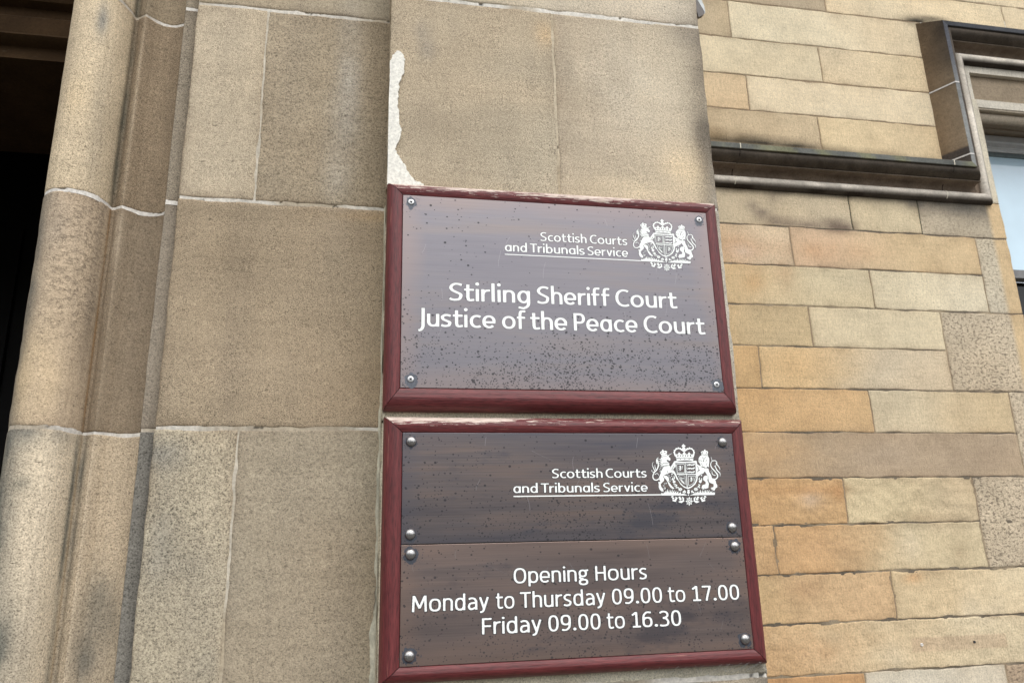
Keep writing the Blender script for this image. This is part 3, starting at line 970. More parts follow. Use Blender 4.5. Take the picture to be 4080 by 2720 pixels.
# wall stones around and right of the window
wz0, wz1 = 1.25, 3.50
block(mb, 2.43, WJ, ZR['F'] - 0.0, 3.56, fnR, colour_fn((198, 190, 172), (200, 190, 170), [(2.60, 3.3, .012, .3, (130, 128, 122), .6)], 0.1, 390), None, 0.02, 0.005, 0.001, 0.001, 390, 0.12)
block(mb, WJ, 3.62, ZR['Q'], 1.30, fnR, colour_fn(CR, TN, (), 0.1, 392), None, 0.05, 0.005, 0.001, 0.001, 392, 0.3)
mb.cur = 1
mj = (138, 122, 100)
xx = np.linspace(WX0, 2.644, 300)
for kx, zc in ZR.items():
    if kx in ('E', 'F', 'A2'):
        continue
    x1 = 2.43 if kx in 'BCD' else 2.644
    xs_ = np.linspace(WX0, 7.9 if kx in ('A', 'A1', 'Q', 'R') else x1, 300)
    mortar_sheet(mb, xs_, np.array([zc - 0.008, zc, zc + 0.008]), fnR, 0.0016, mj if zc > 2.9 else (104, 96, 84), 400 + int(zc * 10), 0.001)
mb.add([(3.6, YR + 0.02, 1.3), (7.9, YR + 0.02, 1.3), (7.9, YR + 0.02, 3.93), (3.6, YR + 0.02, 3.93)], [(0, 1, 2, 3)], lin(mj))
mb.add([(WX0, YR + 0.02, 0.0), (7.9, YR + 0.02, 0.0), (7.9, YR + 0.02, 1.06), (WX0, YR + 0.02, 1.06)], [(0, 1, 2, 3)], lin(mj))
for (x, za, zb) in ((jA, 'A', 'A1'), (jA2, 'A', 'A1'), (jB, 'B', 'A'), (jC, 'C', 'B'), (jD, 'D', 'C'), (jE, 'E', 'D'), (jF1, 'G', 'F'), (jF2, 'G', 'F'),
                    (jG, 'H', 'G'), (jG2, 'I', 'G'), (jH, 'I', 'H'), (jI, 'J', 'I'), (jI2, 'K', 'I'), (jJ, 'K', 'J'), (jK, 'L', 'K'), (jK2, 'M', 'K'),
                    (jM, 'N', 'M'), (jM2, 'O', 'M'), (jN, 'O', 'N'), (jO, 'P', 'O'), (jQ, 'R', 'Q'), (jQ2, 'R', 'Q')):
    mortar_sheet(mb, np.array([x - 0.008, x, x + 0.008]), np.linspace(ZR[za], ZR[zb], 60), fnR, 0.0016, (72, 70, 56) if x in (jF1, jF2) else mj, 450 + int(x * 10), 0.001)
mb.build("ashlar_wall", [MAT_ASHLAR, MAT_MORTAR], bld, 40)

# ---- drip mould: one profile swept along the wall, up beside the window and over it
HX, HZ0, HZ1 = 2.405, 3.231, 3.928
hp = [(0.0, -0.03), (0.0, 0.0), (0.050, 0.096), (0.0515, 0.0975), (0.0715, 0.0965), (0.0728, 0.0950), (0.0735, 0.0860), (0.0765, 0.0880), (0.083, 0.0890), (0.090, 0.0865),
      (0.097, 0.0805), (0.104, 0.0710), (0.109, 0.0600), (0.1125, 0.0520), (0.1130, 0.0545), (0.1165, 0.0545), (0.1185, 0.0500), (0.1175, 0.0300), (0.121, 0.0170),
      (0.130, 0.0090), (0.142, 0.0055), (0.150, 0.0060), (0.1515, 0.0160), (0.156, 0.0250), (0.164, 0.0305), (0.173, 0.0315), (0.182, 0.0285), (0.190, 0.0215), (0.195, 0.0120),
      (0.1965, 0.0040), (0.1965, -0.03)]
kinds = ['side'] * 3 + ['fillet'] * 3 + ['ovolo'] * 8 + ['bead'] * 3 + ['cavetto'] * 5 + ['roll'] * 9
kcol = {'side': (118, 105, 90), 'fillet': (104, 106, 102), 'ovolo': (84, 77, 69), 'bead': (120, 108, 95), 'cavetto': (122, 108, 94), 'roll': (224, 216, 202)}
mb = Mb()


def hood(seg_pts, kfun, seedk):
    """seg_pts: list of (u, p) -> 3D functions at stations"""
    P = np.stack([[f(u, p) for (u, p) in hp] for f in seg_pts], 0)
    mb_c = np.zeros(P.shape)
    for j, k in enumerate(kinds):
        mb_c[:, j] = kfun(k, j, P[:, j])
    mb.grid(P, mb_c, flip=True)


def hcol(k, j, P, which=0):
    c = lin(kcol[k]) * np.ones((len(P), 1))
    s = P[:, 0] + P[:, 2]
    m = fbm(s * 7 + which, s * 0 + j * 0.6, 500 + which)[:, None]
    if k == 'fillet':
        g = smooth(-0.05, 0.12, fbm(s * 14, s * 0 + 3.3, 510))[:, None]
        c = c * (1 - g * 0.6) + lin((128, 128, 96)) * g * 0.6 if which == 0 else c
        if which == 1:
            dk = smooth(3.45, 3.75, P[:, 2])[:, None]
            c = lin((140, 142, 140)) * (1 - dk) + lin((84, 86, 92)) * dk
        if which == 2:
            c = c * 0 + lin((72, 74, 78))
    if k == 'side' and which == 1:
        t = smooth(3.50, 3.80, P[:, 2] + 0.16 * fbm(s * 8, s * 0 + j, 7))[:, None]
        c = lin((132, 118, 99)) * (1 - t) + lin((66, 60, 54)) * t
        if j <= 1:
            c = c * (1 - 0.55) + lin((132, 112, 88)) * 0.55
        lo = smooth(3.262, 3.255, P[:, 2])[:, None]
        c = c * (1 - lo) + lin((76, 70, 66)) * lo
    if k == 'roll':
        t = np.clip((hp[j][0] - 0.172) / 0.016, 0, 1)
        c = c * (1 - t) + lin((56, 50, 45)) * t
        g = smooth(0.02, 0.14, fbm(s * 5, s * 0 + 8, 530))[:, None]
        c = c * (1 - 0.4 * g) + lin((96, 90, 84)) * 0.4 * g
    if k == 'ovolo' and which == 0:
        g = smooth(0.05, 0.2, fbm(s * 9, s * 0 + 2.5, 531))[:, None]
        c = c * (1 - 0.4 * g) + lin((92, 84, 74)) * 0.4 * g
    if k in ('ovolo', 'cavetto'):
        m = m + 0.9 * fbm(s * 46, s * 0 + j * 0.25, 540 + which)[:, None]
    return c * np.clip(1 + 0.55 * m, 0.3, 2)


xs_ = np.linspace(0.80, 2.405, 420)
st0 = [(lambda u, p, x=x: (x + (u * max(0.0, 1 - (2.405 - x) / 1e-9) if False else 0.0), YR - p, HZ0 - u)) for x in xs_[:-1]]
# last station is the mitre: x grows with u
st0.append(lambda u, p: (HX + u, YR - p, HZ0 - u))
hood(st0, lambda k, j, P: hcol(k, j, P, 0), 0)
zz_ = np.linspace(HZ0, HZ1, 70)
st1 = [lambda u, p: (HX + u, YR - p, HZ0 - u)]
st1 += [(lambda u, p, z=z: (HX + u, YR - p, z)) for z in zz_[1:-1]]
st1[1:1] = []
st1.append(lambda u, p: (HX + u, YR - p, HZ1 - u))
st1 = [st1[0]] + [f for f, z in zip(st1[1:-1], zz_[1:-1]) if HZ0 + 0.001 < z < HZ1 - 0.2] + [st1[-1]]
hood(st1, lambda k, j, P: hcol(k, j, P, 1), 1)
st2 = [lambda u, p: (HX + u, YR - p, HZ1 - u)]
st2 += [(lambda u, p, x=x: (x, YR - p, HZ1 - u)) for x in np.linspace(2.62, 3.86, 80)]
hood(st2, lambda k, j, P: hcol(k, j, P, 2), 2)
# pale mortar lines across the upright part of the drip mould
mb.cur = 1
for zc in (at(3705, 374, YR)[2], at(3770, 655, YR)[2]):
    P = np.stack([[(HX + u - 0.0012, YR - p - 0.0012, zc + dz) for (u, p) in hp[1:6]] for dz in (-0.0032, 0.0032)], 0)
    mb.grid(P, lin((206, 204, 200)))
for xc in (1.409, 2.37):
    P = np.stack([[(xc + dx, YR - p - 0.0008, HZ0 - u + 0.0006) for (u, p) in hp[2:29]] for dx in (-0.002, 0.002)], 0)
    cj = np.stack([[lin((214, 208, 190)) if (j < 4 or j > 20) else lin((40, 36, 32)) for j in range(27)]] * 2, 0)
    mb.grid(P, cj)
mb.build("drip_mould", [MAT_DRIP, MAT_MORTAR], bld, 30)

# ---- window: lintel, reveal, sash and glass
win = empty("sash_window", (0, 0, 0))
win.parent = bld
mb = Mb()
zb, zp1, zp0, zl0 = 3.738, 3.697, 3.559, 3.520
xl, xr = WJ - 0.012, 3.62
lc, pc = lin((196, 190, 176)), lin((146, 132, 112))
# lintel face with a sunk panel
mb.box((2.43, YR + 0.001, zp1), (xr, YR + 0.20, 4.0), lc)
mb.box((2.43, YR + 0.0012, zl0 - 0.02), (xl, YR + 0.20, zp1), lc)
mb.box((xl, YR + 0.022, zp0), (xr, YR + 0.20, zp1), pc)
mb.box((xl, YR + 0.001, zl0), (xr, YR + 0.20, zp0), lc)
# moulded soffit below
sp = [(0.004, zl0), (0.006, zl0 - 0.008), (0.030, zl0 - 0.008), (0.030, zl0 - 0.012), (0.024, zl0 - 0.016), (0.026, zl0 - 0.030), (0.036, zl0 - 0.042), (0.052, zl0 - 0.050), (0.066, zl0 - 0.053),
      (0.072, zl0 - 0.047), (0.078, zl0 - 0.047), (0.083, zl0 - 0.052), (0.105, zl0 - 0.053), (0.12, zl0 - 0.02), (0.26, zl0 - 0.01)]
X = np.linspace(WJ - 0.02, xr, 20)
P = np.stack([[(x, YR + y, z) for (y, z) in sp] for x in X], 0)
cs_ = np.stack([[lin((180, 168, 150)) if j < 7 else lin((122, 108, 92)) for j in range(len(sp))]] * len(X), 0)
mb.grid(P, cs_, flip=True)
mb.build("lintel", MAT_ASHLAR, win, 35)
mb = Mb()
mb.box((WJ - 0.001, YR + 0.08, 1.25), (WJ + 0.03, YR + 0.26, 3.5), lin((190, 178, 156)))
mb.box((3.60, YR + 0.02, 1.25), (3.70, YR + 0.26, 3.5), lin((190, 178, 156)))
mb.build("reveal", MAT_ASHLAR, win)
YS = YR + 0.19


def zat(py, Y, px=3990):
    return at(px, py, Y)[2]


zg = zat(626, YS + 0.02)
zf = zat(600, YS)
mb = Mb()
mb.box((WJ + 0.02, YS - 0.012, zat(566, YS - 0.012)), (3.62, YS + 0.10, 3.50))
mb.box((WJ + 0.02, YS + 0.002, zat(588, YS)), (3.62, YS + 0.10, zat(566, YS - 0.012) - 0.001))
mb.box((WJ + 0.02, YS + 0.012, zf), (3.62, YS + 0.10, zat(588, YS) - 0.001))
mb.box((WJ + 0.02, YS - 0.005, 1.25), (WJ + 0.055, YS + 0.10, zf))
mb.box((3.585, YS - 0.005, 1.25), (3.62, YS + 0.10, zf))
mb.build("sash_frame", MAT_SASH, win)
mb = Mb()
mb.box((WJ + 0.03, YS + 0.018, zg), (3.61, YS + 0.10, zf + 0.004))
mb.build("glazing_strip", MAT_SEAL, win)
zm1, zm0 = zat(1076, YS, 4062), zat(1108, YS, 4062)
mb = Mb()
mb.box((WJ + 0.03, YS + 0.024, zm1 - 0.01), (3.61, YS + 0.03, zg + 0.02))
mb.build("pane", MAT_PANE, win)
mb = Mb()
mb.box((WJ + 0.025, YS - 0.002, zm0), (3.60, YS + 0.05, zm1), None)
mb.build("meeting_rail", plain_mat("grey_meeting_rail", (0.20, 0.20, 0.20), 0.6, 0, 0.3, 20, 0.2), win)
mb = Mb()
mb.box((WJ + 0.03, YS + 0.05, 1.3), (3.61, YS + 0.06, zm0 - 0.002))
mb.build("lower_pane", plain_mat("dark_glass", (0.012, 0.011, 0.010), 0.08, 0, 0.25), win)

# ------------------------------------------------------------------ lettering: contours cut from distance fields
def poly_sdf(P, poly):
    """signed distance of points P (n,2) to a closed polygon; negative inside"""
    a = np.asarray(poly, float)
    b = np.roll(a, -1, 0)
    e = b - a
    out = np.empty(len(P))
    for k in range(0, len(P), 20000):
        p = P[k:k + 20000]
        w = p[:, None, :] - a[None]
        t = np.clip((w * e[None]).sum(-1) / np.maximum((e * e).sum(-1), 1e-12)[None], 0, 1)
        d = w - e[None] * t[..., None]
        dist = np.sqrt((d * d).sum(-1).min(1))
        py = p[:, 1][:, None]
        up = (a[None, :, 1] <= py) & (b[None, :, 1] > py)
        dn = (a[None, :, 1] > py) & (b[None, :, 1] <= py)
        cr = e[None, :, 0] * (py - a[None, :, 1]) - e[None, :, 1] * (p[:, 0][:, None] - a[None, :, 0])
        wind = (up & (cr > 0)).sum(1) - (dn & (cr < 0)).sum(1)
        out[k:k + 20000] = np.where(wind != 0, -dist, dist)
    return out


def offset_stroke(pts, hw):
    pts = np.asarray(pts, float)
    d = np.gradient(pts, axis=0)
    t = d / np.maximum(np.linalg.norm(d, axis=1), 1e-9)[:, None]
    n = np.stack([-t[:, 1], t[:, 0]], 1)
    h = hw(t) if callable(hw) else np.interp(np.linspace(0, 1, len(pts)), np.linspace(0, 1, len(np.atleast_1d(hw))), np.atleast_1d(hw))
    return np.concatenate([pts + n * h[:, None], (pts - n * h[:, None])[::-1]])


def catmull(pts, n=10):
    p = np.asarray(pts, float)
    p = np.concatenate([[2 * p[0] - p[1]], p, [2 * p[-1] - p[-2]]])
    out = []
    for i in range(1, len(p) - 2):
        for t in np.linspace(0, 1, n, endpoint=False):
            a, b, c, d = p[i - 1], p[i], p[i + 1], p[i + 2]
            out.append(0.5 * (2 * b + (c - a) * t + (2 * a - 5 * b + 4 * c - d) * t * t + (3 * b - a - 3 * c + d) * t ** 3))
    out.append(p[-2])
    return np.array(out)


def arc(cx, cy, rx, ry, a0, a1, n=28, ex=2.0):
    t = np.radians(np.linspace(a0, a1, n))
    c, s = np.cos(t), np.sin(t)
    return np.stack([cx + rx * np.sign(c) * np.abs(c) ** (2 / ex), cy + ry * np.sign(s) * np.abs(s) ** (2 / ex)], 1)


class Face:
    """a humanist sans drawn with strokes"""

    def __init__(self, xh, wv, wh, asc, desc, nar, ex, single):
        self.X, self.wv, self.wh, self.asc, self.desc, self.nar, self.ex, self.single = xh, wv, wh, asc, desc, nar, ex, single
        self.cache = {}

    def hw(self, t):
        return 0.5 * np.sqrt((self.wv * t[:, 1]) ** 2 + (self.wh * t[:, 0]) ** 2)

    def glyph(self, ch):
        X, wv, wh, asc, desc, nw, ex = self.X, self.wv, self.wh, self.asc, self.desc, self.nar, self.ex
        h, k = wv / 2, wh / 2
        S, R, C = [], [], []                 # strokes, rings (outer, inner), discs

        def ln(*p):
            for a, b in zip(p[:-1], p[1:]):
                S.append(np.linspace(a, b, 5))

        def cv(*p):
            S.append(catmull(p))

        def ring(cx, cy, rx, ry):
            R.append((arc(cx, cy, rx, ry, 0, 360, 56, ex)[:-1], arc(cx, cy, rx - wv, ry - wh, 0, 360, 56, ex)[:-1]))
        o = 0.012
        bw = 0.60 * nw                        # round letter width
        sw = 0.57 * nw                        # n width
        if ch == 'o':
            w = 0.68 * nw
            ring(w / 2, X / 2, w / 2, X / 2 + o)
        elif ch in 'nhmru':
            w = sw
            if ch == 'u':
                ln((w - h, 0), (w - h, X))
                S.append(np.concatenate([np.linspace((h, X), (h, 0.30), 6)[:-1], arc(w / 2, 0.30, w / 2 - h, 0.30 - k + o, 180, 360, 22, ex + .2), [(w - h, 0.34)]]))
            elif ch == 'r':
                w = 0.40 * nw
                ln((h, 0), (h, X))
                cv((h, X - 0.34), (h + 0.03, X - 0.20), (h + 0.12, X - k - 0.035), (w + 0.01, X - k + 0.008))
            else:
                ln((h, 0), (h, asc if ch == 'h' else X))
                y = X - 0.30
                S.append(np.concatenate([[(h, y - 0.05)], arc(w / 2, y, w / 2 - h, 0.30 - k + o, 180, 0, 22, ex + .2), np.linspace((w - h, y), (w - h, 0), 6)[1:]]))
        elif ch in 'il':
            w = wv
            ln((h, 0), (h, X if ch == 'i' else asc))
            if ch == 'i':
                C.append((h, asc - 0.075, 0.60 * wv))
        elif ch == 't':
            w = 0.43 * nw + 0.03
            x = 0.10 * nw + h
            S.append(np.concatenate([np.linspace((x, 0.93 if self.single else 0.985), (x, 0.22), 8), catmull([(x, 0.20), (x + 0.035, 0.08), (x + 0.12, k - 0.008), (w + 0.01, k + 0.022)], 7)]))
            ln((0, X - k), (w, X - k))
        elif ch == 'f':
            w = 0.40 * nw + 0.04
            x = 0.08 + h
            S.append(np.concatenate([np.linspace((x, 0), (x, asc - 0.26), 8), catmull([(x, asc - 0.24), (x + 0.035, asc - 0.10), (x + 0.11, asc - k - 0.004), (w, asc - k - 0.004)], 7)]))
            ln((0, X - k), (w - 0.02, X - k))
        elif ch == 'c':
            w = 0.52 * nw
            S.append(arc(0.34 * nw, X / 2, 0.34 * nw - h, X / 2 - k + o, 52, 308, 40, ex))
        elif ch == 'e':
            w = 0.64 * nw
            a = arc(w / 2, X / 2, w / 2 - h, X / 2 - k + o, 4, 318, 48, ex)
            S.append(a)
            ln((h, X * 0.46), (w - 0.012, X * 0.46))
        elif ch in 'sS':
            if ch == 's':
                w, H = 0.48 * nw, X
            else:
                w, H = 0.60 * nw, 1.0
            yk = k - o
            cv((w - 0.025, H - yk - 0.065 * H), (w * 0.70, H - yk - 0.006), (w * 0.40, H - yk - 0.015 * H), (w * 0.17, H * 0.845 - k * 0.4), (h + 0.0, H * 0.70), (w * 0.26, H * 0.575),
               (w * 0.55, H * 0.475), (w * 0.84, H * 0.37), (w - h + 0.002, H * 0.265), (w * 0.76, yk + 0.055 * H), (w * 0.46, yk), (w * 0.22, yk + 0.012), (0.015, yk + 0.07 * H))
        elif ch in 'adbpgq' and not (ch == 'a' and not self.single) and not (ch == 'g' and not self.single):
            w = bw
            if ch in 'bp':
                ln((h, desc if ch == 'p' else 0), (h, asc if ch == 'b' else X))
                ring(w / 2 + 0.005, X / 2, w / 2, X / 2 + o)
            else:
                ring(w / 2 - 0.005, X / 2, w / 2, X / 2 + o)
                if ch == 'g':
                    S.append(np.concatenate([np.linspace((w - h, X), (w - h, 0.02), 6), catmull([(w - h, 0.0), (w - h - 0.05, -0.17), (w * 0.52, desc + k - 0.005), (w * 0.30, desc + k), (0.04, desc + k + 0.035)], 8)]))
                else:
                    ln((w - h, 0), (w - h, asc if ch == 'd' else X))
                    if ch == 'a':
                        ln((w * 0.5, X - k), (w, X - k))
        elif ch == 'a':
            w = 0.56 * nw
            S.append(np.concatenate([catmull([(0.05, X - k - 0.05), (w * 0.35, X - k + 0.004), (w * 0.68, X - k - 0.02), (w - h - 0.004, X - 0.24)], 8), np.linspace((w - h, X - 0.28), (w - h, 0), 6)]))
            cv((w - h, X * 0.55), (w * 0.55, X * 0.55), (w * 0.24, X * 0.49), (h, X * 0.28), (w * 0.22, k + 0.01), (w * 0.46, k - 0.008), (w * 0.70, k + 0.05), (w - h, 0.17))
        elif ch == 'g':
            w = 0.60 * nw
            ring(w * 0.44, X * 0.68, w * 0.43, X * 0.335)
            cv((w * 0.72, X * 0.93), (w * 0.86, X - k * 0.9), (w + 0.01, X - k * 0.5))
            ring(w * 0.48, -0.055, w * 0.49, 0.215)
            cv((w * 0.22, X * 0.44), (w * 0.12, X * 0.33), (w * 0.24, X * 0.23), (w * 0.5, X * 0.205))
        elif ch in 'vy':
            w = 0.60 * nw
            if ch == 'v':
                ln((h * 1.05, X), (w / 2, 0.03))
                ln((w - h * 1.05, X), (w / 2, 0.03))
                C.append((w / 2, 0.04, 0.05))
            else:
                ln((h * 1.05, X), (w * 0.52, 0.0))
                S.append(np.concatenate([np.linspace((w - h * 1.05, X), (w * 0.46, -0.04), 6), catmull([(w * 0.44, -0.08), (w * 0.34, desc + k + 0.03), (w * 0.22, desc + k), (0.06, desc + k + 0.012)], 7)]))
        elif ch == 'C':
            w = 0.66 * nw
            S.append(arc(0.45 * nw, 0.5, 0.45 * nw - h, 0.5 - k + o, 56, 304, 44, ex))
        elif ch == 'O':
            w = 0.76 * nw
            ring(w / 2, 0.5, w / 2, 0.5 + o)
        elif ch == 'T':
            w = 0.66 * nw
            ln((w / 2, 0), (w / 2, 1))
            ln((0, 1 - k), (w, 1 - k))
        elif ch == 'J':
            w = 0.27
            S.append(np.concatenate([np.linspace((w - h, 1), (w - h, 0.06), 8), catmull([(w - h, 0.02), (w - h - 0.03, -0.10), (w - h - 0.11, -0.205), (-0.02, -0.235)], 7)]))
        elif ch == 'P':
            w = 0.58 * nw
            ln((h, 0), (h, 1))
            S.append(np.concatenate([[(h, 1 - k)], arc(w * 0.50, 0.70, w * 0.50 - h, 0.30 - k, 90, -90, 26, ex + .2), [(h, 0.40 + k)]]))
        elif ch == 'M':
            w = 0.86 * nw
            ln((h, 0), (h + 0.03, 1))
            ln((w - h, 0), (w - h - 0.03, 1))
            ln((h + 0.045, 1 - k * .2), (w / 2, 0.22))
            ln((w - h - 0.045, 1 - k * .2), (w / 2, 0.22))
        elif ch == 'H':
            w = 0.66 * nw
            ln((h, 0), (h, 1))
            ln((w - h, 0), (w - h, 1))
            ln((h, 0.53), (w - h, 0.53))
        elif ch == 'F':
            w = 0.54 * nw
            ln((h, 0), (h, 1))
            ln((h, 1 - k), (w, 1 - k))
            ln((h, 0.50), (w * 0.93, 0.50))
        elif ch == '0':
            w = 0.60 * nw
            ring(w / 2, 0.5, w / 2, 0.5 + o)
        elif ch in '96':
            w = 0.60 * nw
            tail = [(w - h, 0.66), (w - h - 0.006, 0.42), (w * 0.80, 0.20), (w * 0.56, k + 0.006), (w * 0.34, k - 0.01), (w * 0.10, k + 0.012)]
            cy = 0.675
            if ch == '6':
                tail = [(w - x, 1 - y) for x, y in tail]
                cy = 1 - cy
            cv(*tail)
            ring(w / 2, cy, w / 2, 0.335)
        elif ch == '1':
            w = 0.50 * nw
            ln((w * 0.56, 0), (w * 0.56, 1))
            cv((w * 0.04, 0.79), (w * 0.26, 0.865), (w * 0.56, 0.975))
            ln((0.03, k), (w + 0.02, k))
        elif ch == '7':
            w = 0.56 * nw
            ln((0, 1 - k), (w, 1 - k))
            cv((w - h * 0.9, 1 - k), (w * 0.72, 0.62), (w * 0.56, 0.33), (w * 0.42, 0.0))
        elif ch == '3':
            w = 0.58 * nw
            cv((w * 0.05, 0.86), (w * 0.22, 0.965 - k * .6), (w * 0.46, 1 - k + o), (w * 0.74, 0.93 - k * .5), (w * 0.86, 0.74), (w * 0.72, 0.60), (w * 0.36, 0.535))
            cv((w * 0.36, 0.535), (w * 0.70, 0.49), (w - h, 0.285), (w * 0.78, 0.10), (w * 0.42, k - o), (w * 0.18, k), (w * 0.02, k + 0.035))
        elif ch == '.':
            w = 0.17
            C.append((w / 2, 0.085, 0.092))
        else:
            w = 0.3
        return w, S, R, C

    def field(self, ch, cell):
        key = (ch, round(cell, 5))
        if key in self.cache:
            return self.cache[key]
        w, S, R, C = self.glyph(ch)
        x = np.arange(-0.16, w + 0.20, cell)
        y = np.arange(-0.42, 1.22, cell)
        gx, gy = np.meshgrid(x, y, indexing='ij')
        P = np.stack([gx.ravel(), gy.ravel()], 1)
        d = np.full(len(P), 9.0)
        for s in S:
            d = np.minimum(d, poly_sdf(P, offset_stroke(s, self.hw)))
        for a, b in R:
            d = np.minimum(d, np.maximum(poly_sdf(P, a), -poly_sdf(P, b)))
        for cx, cy, r in C:
            d = np.minimum(d, np.hypot(P[:, 0] - cx, P[:, 1] - cy) - r)
        self.cache[key] = (w, x, y, d.reshape(gx.shape))
        return self.cache[key]


def contour(F, x, y, level=0.0):
    """marching squares: filled region F < level as polygons plus its boundary segments"""
    V, faces, segs, idx = [], [], [], {}

    def vert(key, px, py):
        if key not in idx:
            idx[key] = len(V)
            V.append((px, py))
        return idx[key]
    D = F - level
    D = np.where(np.abs(D) < 1e-9, 1e-9, D)
    ins = D < 0
    n, m = D.shape
    full = ins[:-1, :-1] & ins[1:, :-1] & ins[1:, 1:] & ins[:-1, 1:]
    anyi = ins[:-1, :-1] | ins[1:, :-1] | ins[1:, 1:] | ins[:-1, 1:]
    for i in range(n - 1):
        j = 0
        row = full[i]
        while j < m - 1:
            if row[j]:
                j0 = j
                while j < m - 1 and row[j]:
                    j += 1
                faces.append([vert((i, j0), x[i], y[j0]), vert((i + 1, j0), x[i + 1], y[j0]), vert((i + 1, j), x[i + 1], y[j]), vert((i, j), x[i], y[j])])
            else:
                j += 1
    for i, j in zip(*np.nonzero(anyi & ~full)):
        cs = [(i, j), (i + 1, j), (i + 1, j + 1), (i, j + 1)]
        poly, ed = [], []
        for a in range(4):
            p, q = cs[a], cs[(a + 1) % 4]
            dp, dq = D[p], D[q]
            if dp < 0:
                poly.append(vert(p, x[p[0]], y[p[1]]))
            if (dp < 0) != (dq < 0):
                t = dp / (dp - dq)
                key = ('e',) + tuple(sorted((p, q)))
                vtx = vert(key, x[p[0]] * (1 - t) + x[q[0]] * t, y[p[1]] * (1 - t) + y[q[1]] * t)
                poly.append(vtx)
                ed.append((len(poly) - 1, dp < 0))
        if len(ed) == 4:          # saddle: two corners
            for a in range(4):
                p = cs[a]
                if D[p] < 0:
                    vp = idx[p]
                    z = poly.index(vp)
                    tri = [poly[z - 1], vp, poly[(z + 1) % len(poly)]]
                    faces.append(tri)
                    segs.append((tri[2], tri[0]))
            continue
        if len(poly) >= 3:
            faces.append(poly)
            o = [e for e in ed if e[1]][0][0]
            segs.append((poly[o], poly[(o + 1) % len(poly)]))
    return np.array(V), faces, segs


def relief(mb, V, faces, segs, yf, yb):
    """front face at depth yf with side walls back to yb (the surface faces -Y)"""
    n = len(V)
    v = [(p[0], yf, p[1]) for p in V] + [(p[0], yb, p[1]) for p in V]
    f = [list(q) for q in faces]
    f += [[a, a + n, b + n, b] for a, b in segs]
    mb.add(v, f)


UP = Face(0.70, 0.152, 0.116, 1.06, -0.345, 1.0, 2.15, True)
LO = Face(0.775, 0.122, 0.115, 1.045, -0.22, 0.92, 2.5, False)


def word(text, face, x0, x1, zb, cap, y, mbf, mbg, grow):
    """set a word between x0 and x1, baseline zb, capital height cap"""
    cell = 0.02 if cap > 0.025 else 0.026
    sb = 0.105 if face.single else 0.115
    pens, pen = [], 0.0
    for i, ch in enumerate(text):
        w = face.field(ch, cell)[0]
        pens.append(pen)
        g = sb
        nxt = text[i + 1] if i + 1 < len(text) else ''
        if ch in 'rTtfvcye' or nxt in 'tvyfse':
            g -= 0.03
        if ch == 'T' and nxt == 'r':
            g -= 0.05
        if ch in 'PF' and nxt in 'er':
            g -= 0.02
        if ch == 'd' or ch in 'ln' and nxt in 'iln':
            g += 0.02
        pen += w + g
        last = w
    tot = pens[-1] + last
    lead = 0.03 if text[0] == 'J' else 0.0
    sx = (x1 - x0) / (tot + lead)
    for ch, pn in zip(text, pens):
        w, gx, gy, F = face.field(ch, cell)
        for mbx, lev, yy in ((mbf, 0.0, y - 0.0005), (mbg, grow / cap, y - 0.00022)):
            V, fc, sg = contour(F, gx, gy, lev)
            V = np.stack([x0 + (V[:, 0] + pn + lead) * sx, zb + V[:, 1] * cap], 1)
            relief(mbx, V, fc, sg, yy, y + 0.0002)


# cream mortar repair on the left arris of the pier
pat_px = [(1543, 728), (1546, 574), (1549, 402), (1553, 300), (1553, 247), (1560, 232), (1572, 221), (1580, 209), (1589, 206), (1596, 214), (1606, 224),
          (1611, 240), (1611, 258), (1607, 285), (1606, 300), (1598, 318), (1592, 332), (1586, 344), (1590, 362), (1588, 385), (1583, 419),
          (1588, 440), (1590, 470), (1591, 499), (1597, 515), (1601, 530), (1598, 548), (1590, 560), (1582, 580), (1576, 596),
          (1582, 610), (1590, 632), (1602, 650), (1615, 668), (1624, 685), (1634, 700), (1648, 715), (1664, 726), (1686, 736), (1690, 745),
          (1600, 745), (1543, 742)]
pq = np.array([[q[0], q[2]] for q in (at(x, y, -0.001) for x, y in pat_px)])
gx_ = np.arange(pq[:, 0].min() - 0.006, pq[:, 0].max() + 0.006, 0.0007)
gz_ = np.arange(pq[:, 1].min() - 0.006, pq[:, 1].max() + 0.006, 0.0007)
GX, GZ = np.meshgrid(gx_, gz_, indexing='ij')
fd = poly_sdf(np.stack([GX.ravel(), GZ.ravel()], 1), pq).reshape(GX.shape)
fd = fd + (0.0036 * 2 * fbm(GX * 110, GZ * 110, 12, 3) + 0.0022 * fbm(GX * 600, GZ * 600, 13, 2)) * smooth(PX0 + 0.001, PX0 + 0.006, GX)
V, fc, sg = contour(fd, gx_, gz_, 0.0)
mb = Mb()
relief(mb, V, fc, sg, -0.0058, 0.004)
vv = mb.v[0]
mb.c[0] = lin((226, 224, 214)) * (1 + 0.14 * fbm(vv[:, 0] * 40, vv[:, 2] * 20, 5)[:, None])
mb.build("mortar_patch", MAT_MORTAR, bld)

# ------------------------------------------------------------------ the royal arms, traced once and used on both signs
CR_X0, CR_Y0, CR_S = 2560.0, 1740.0, 340.0 / 1777.0


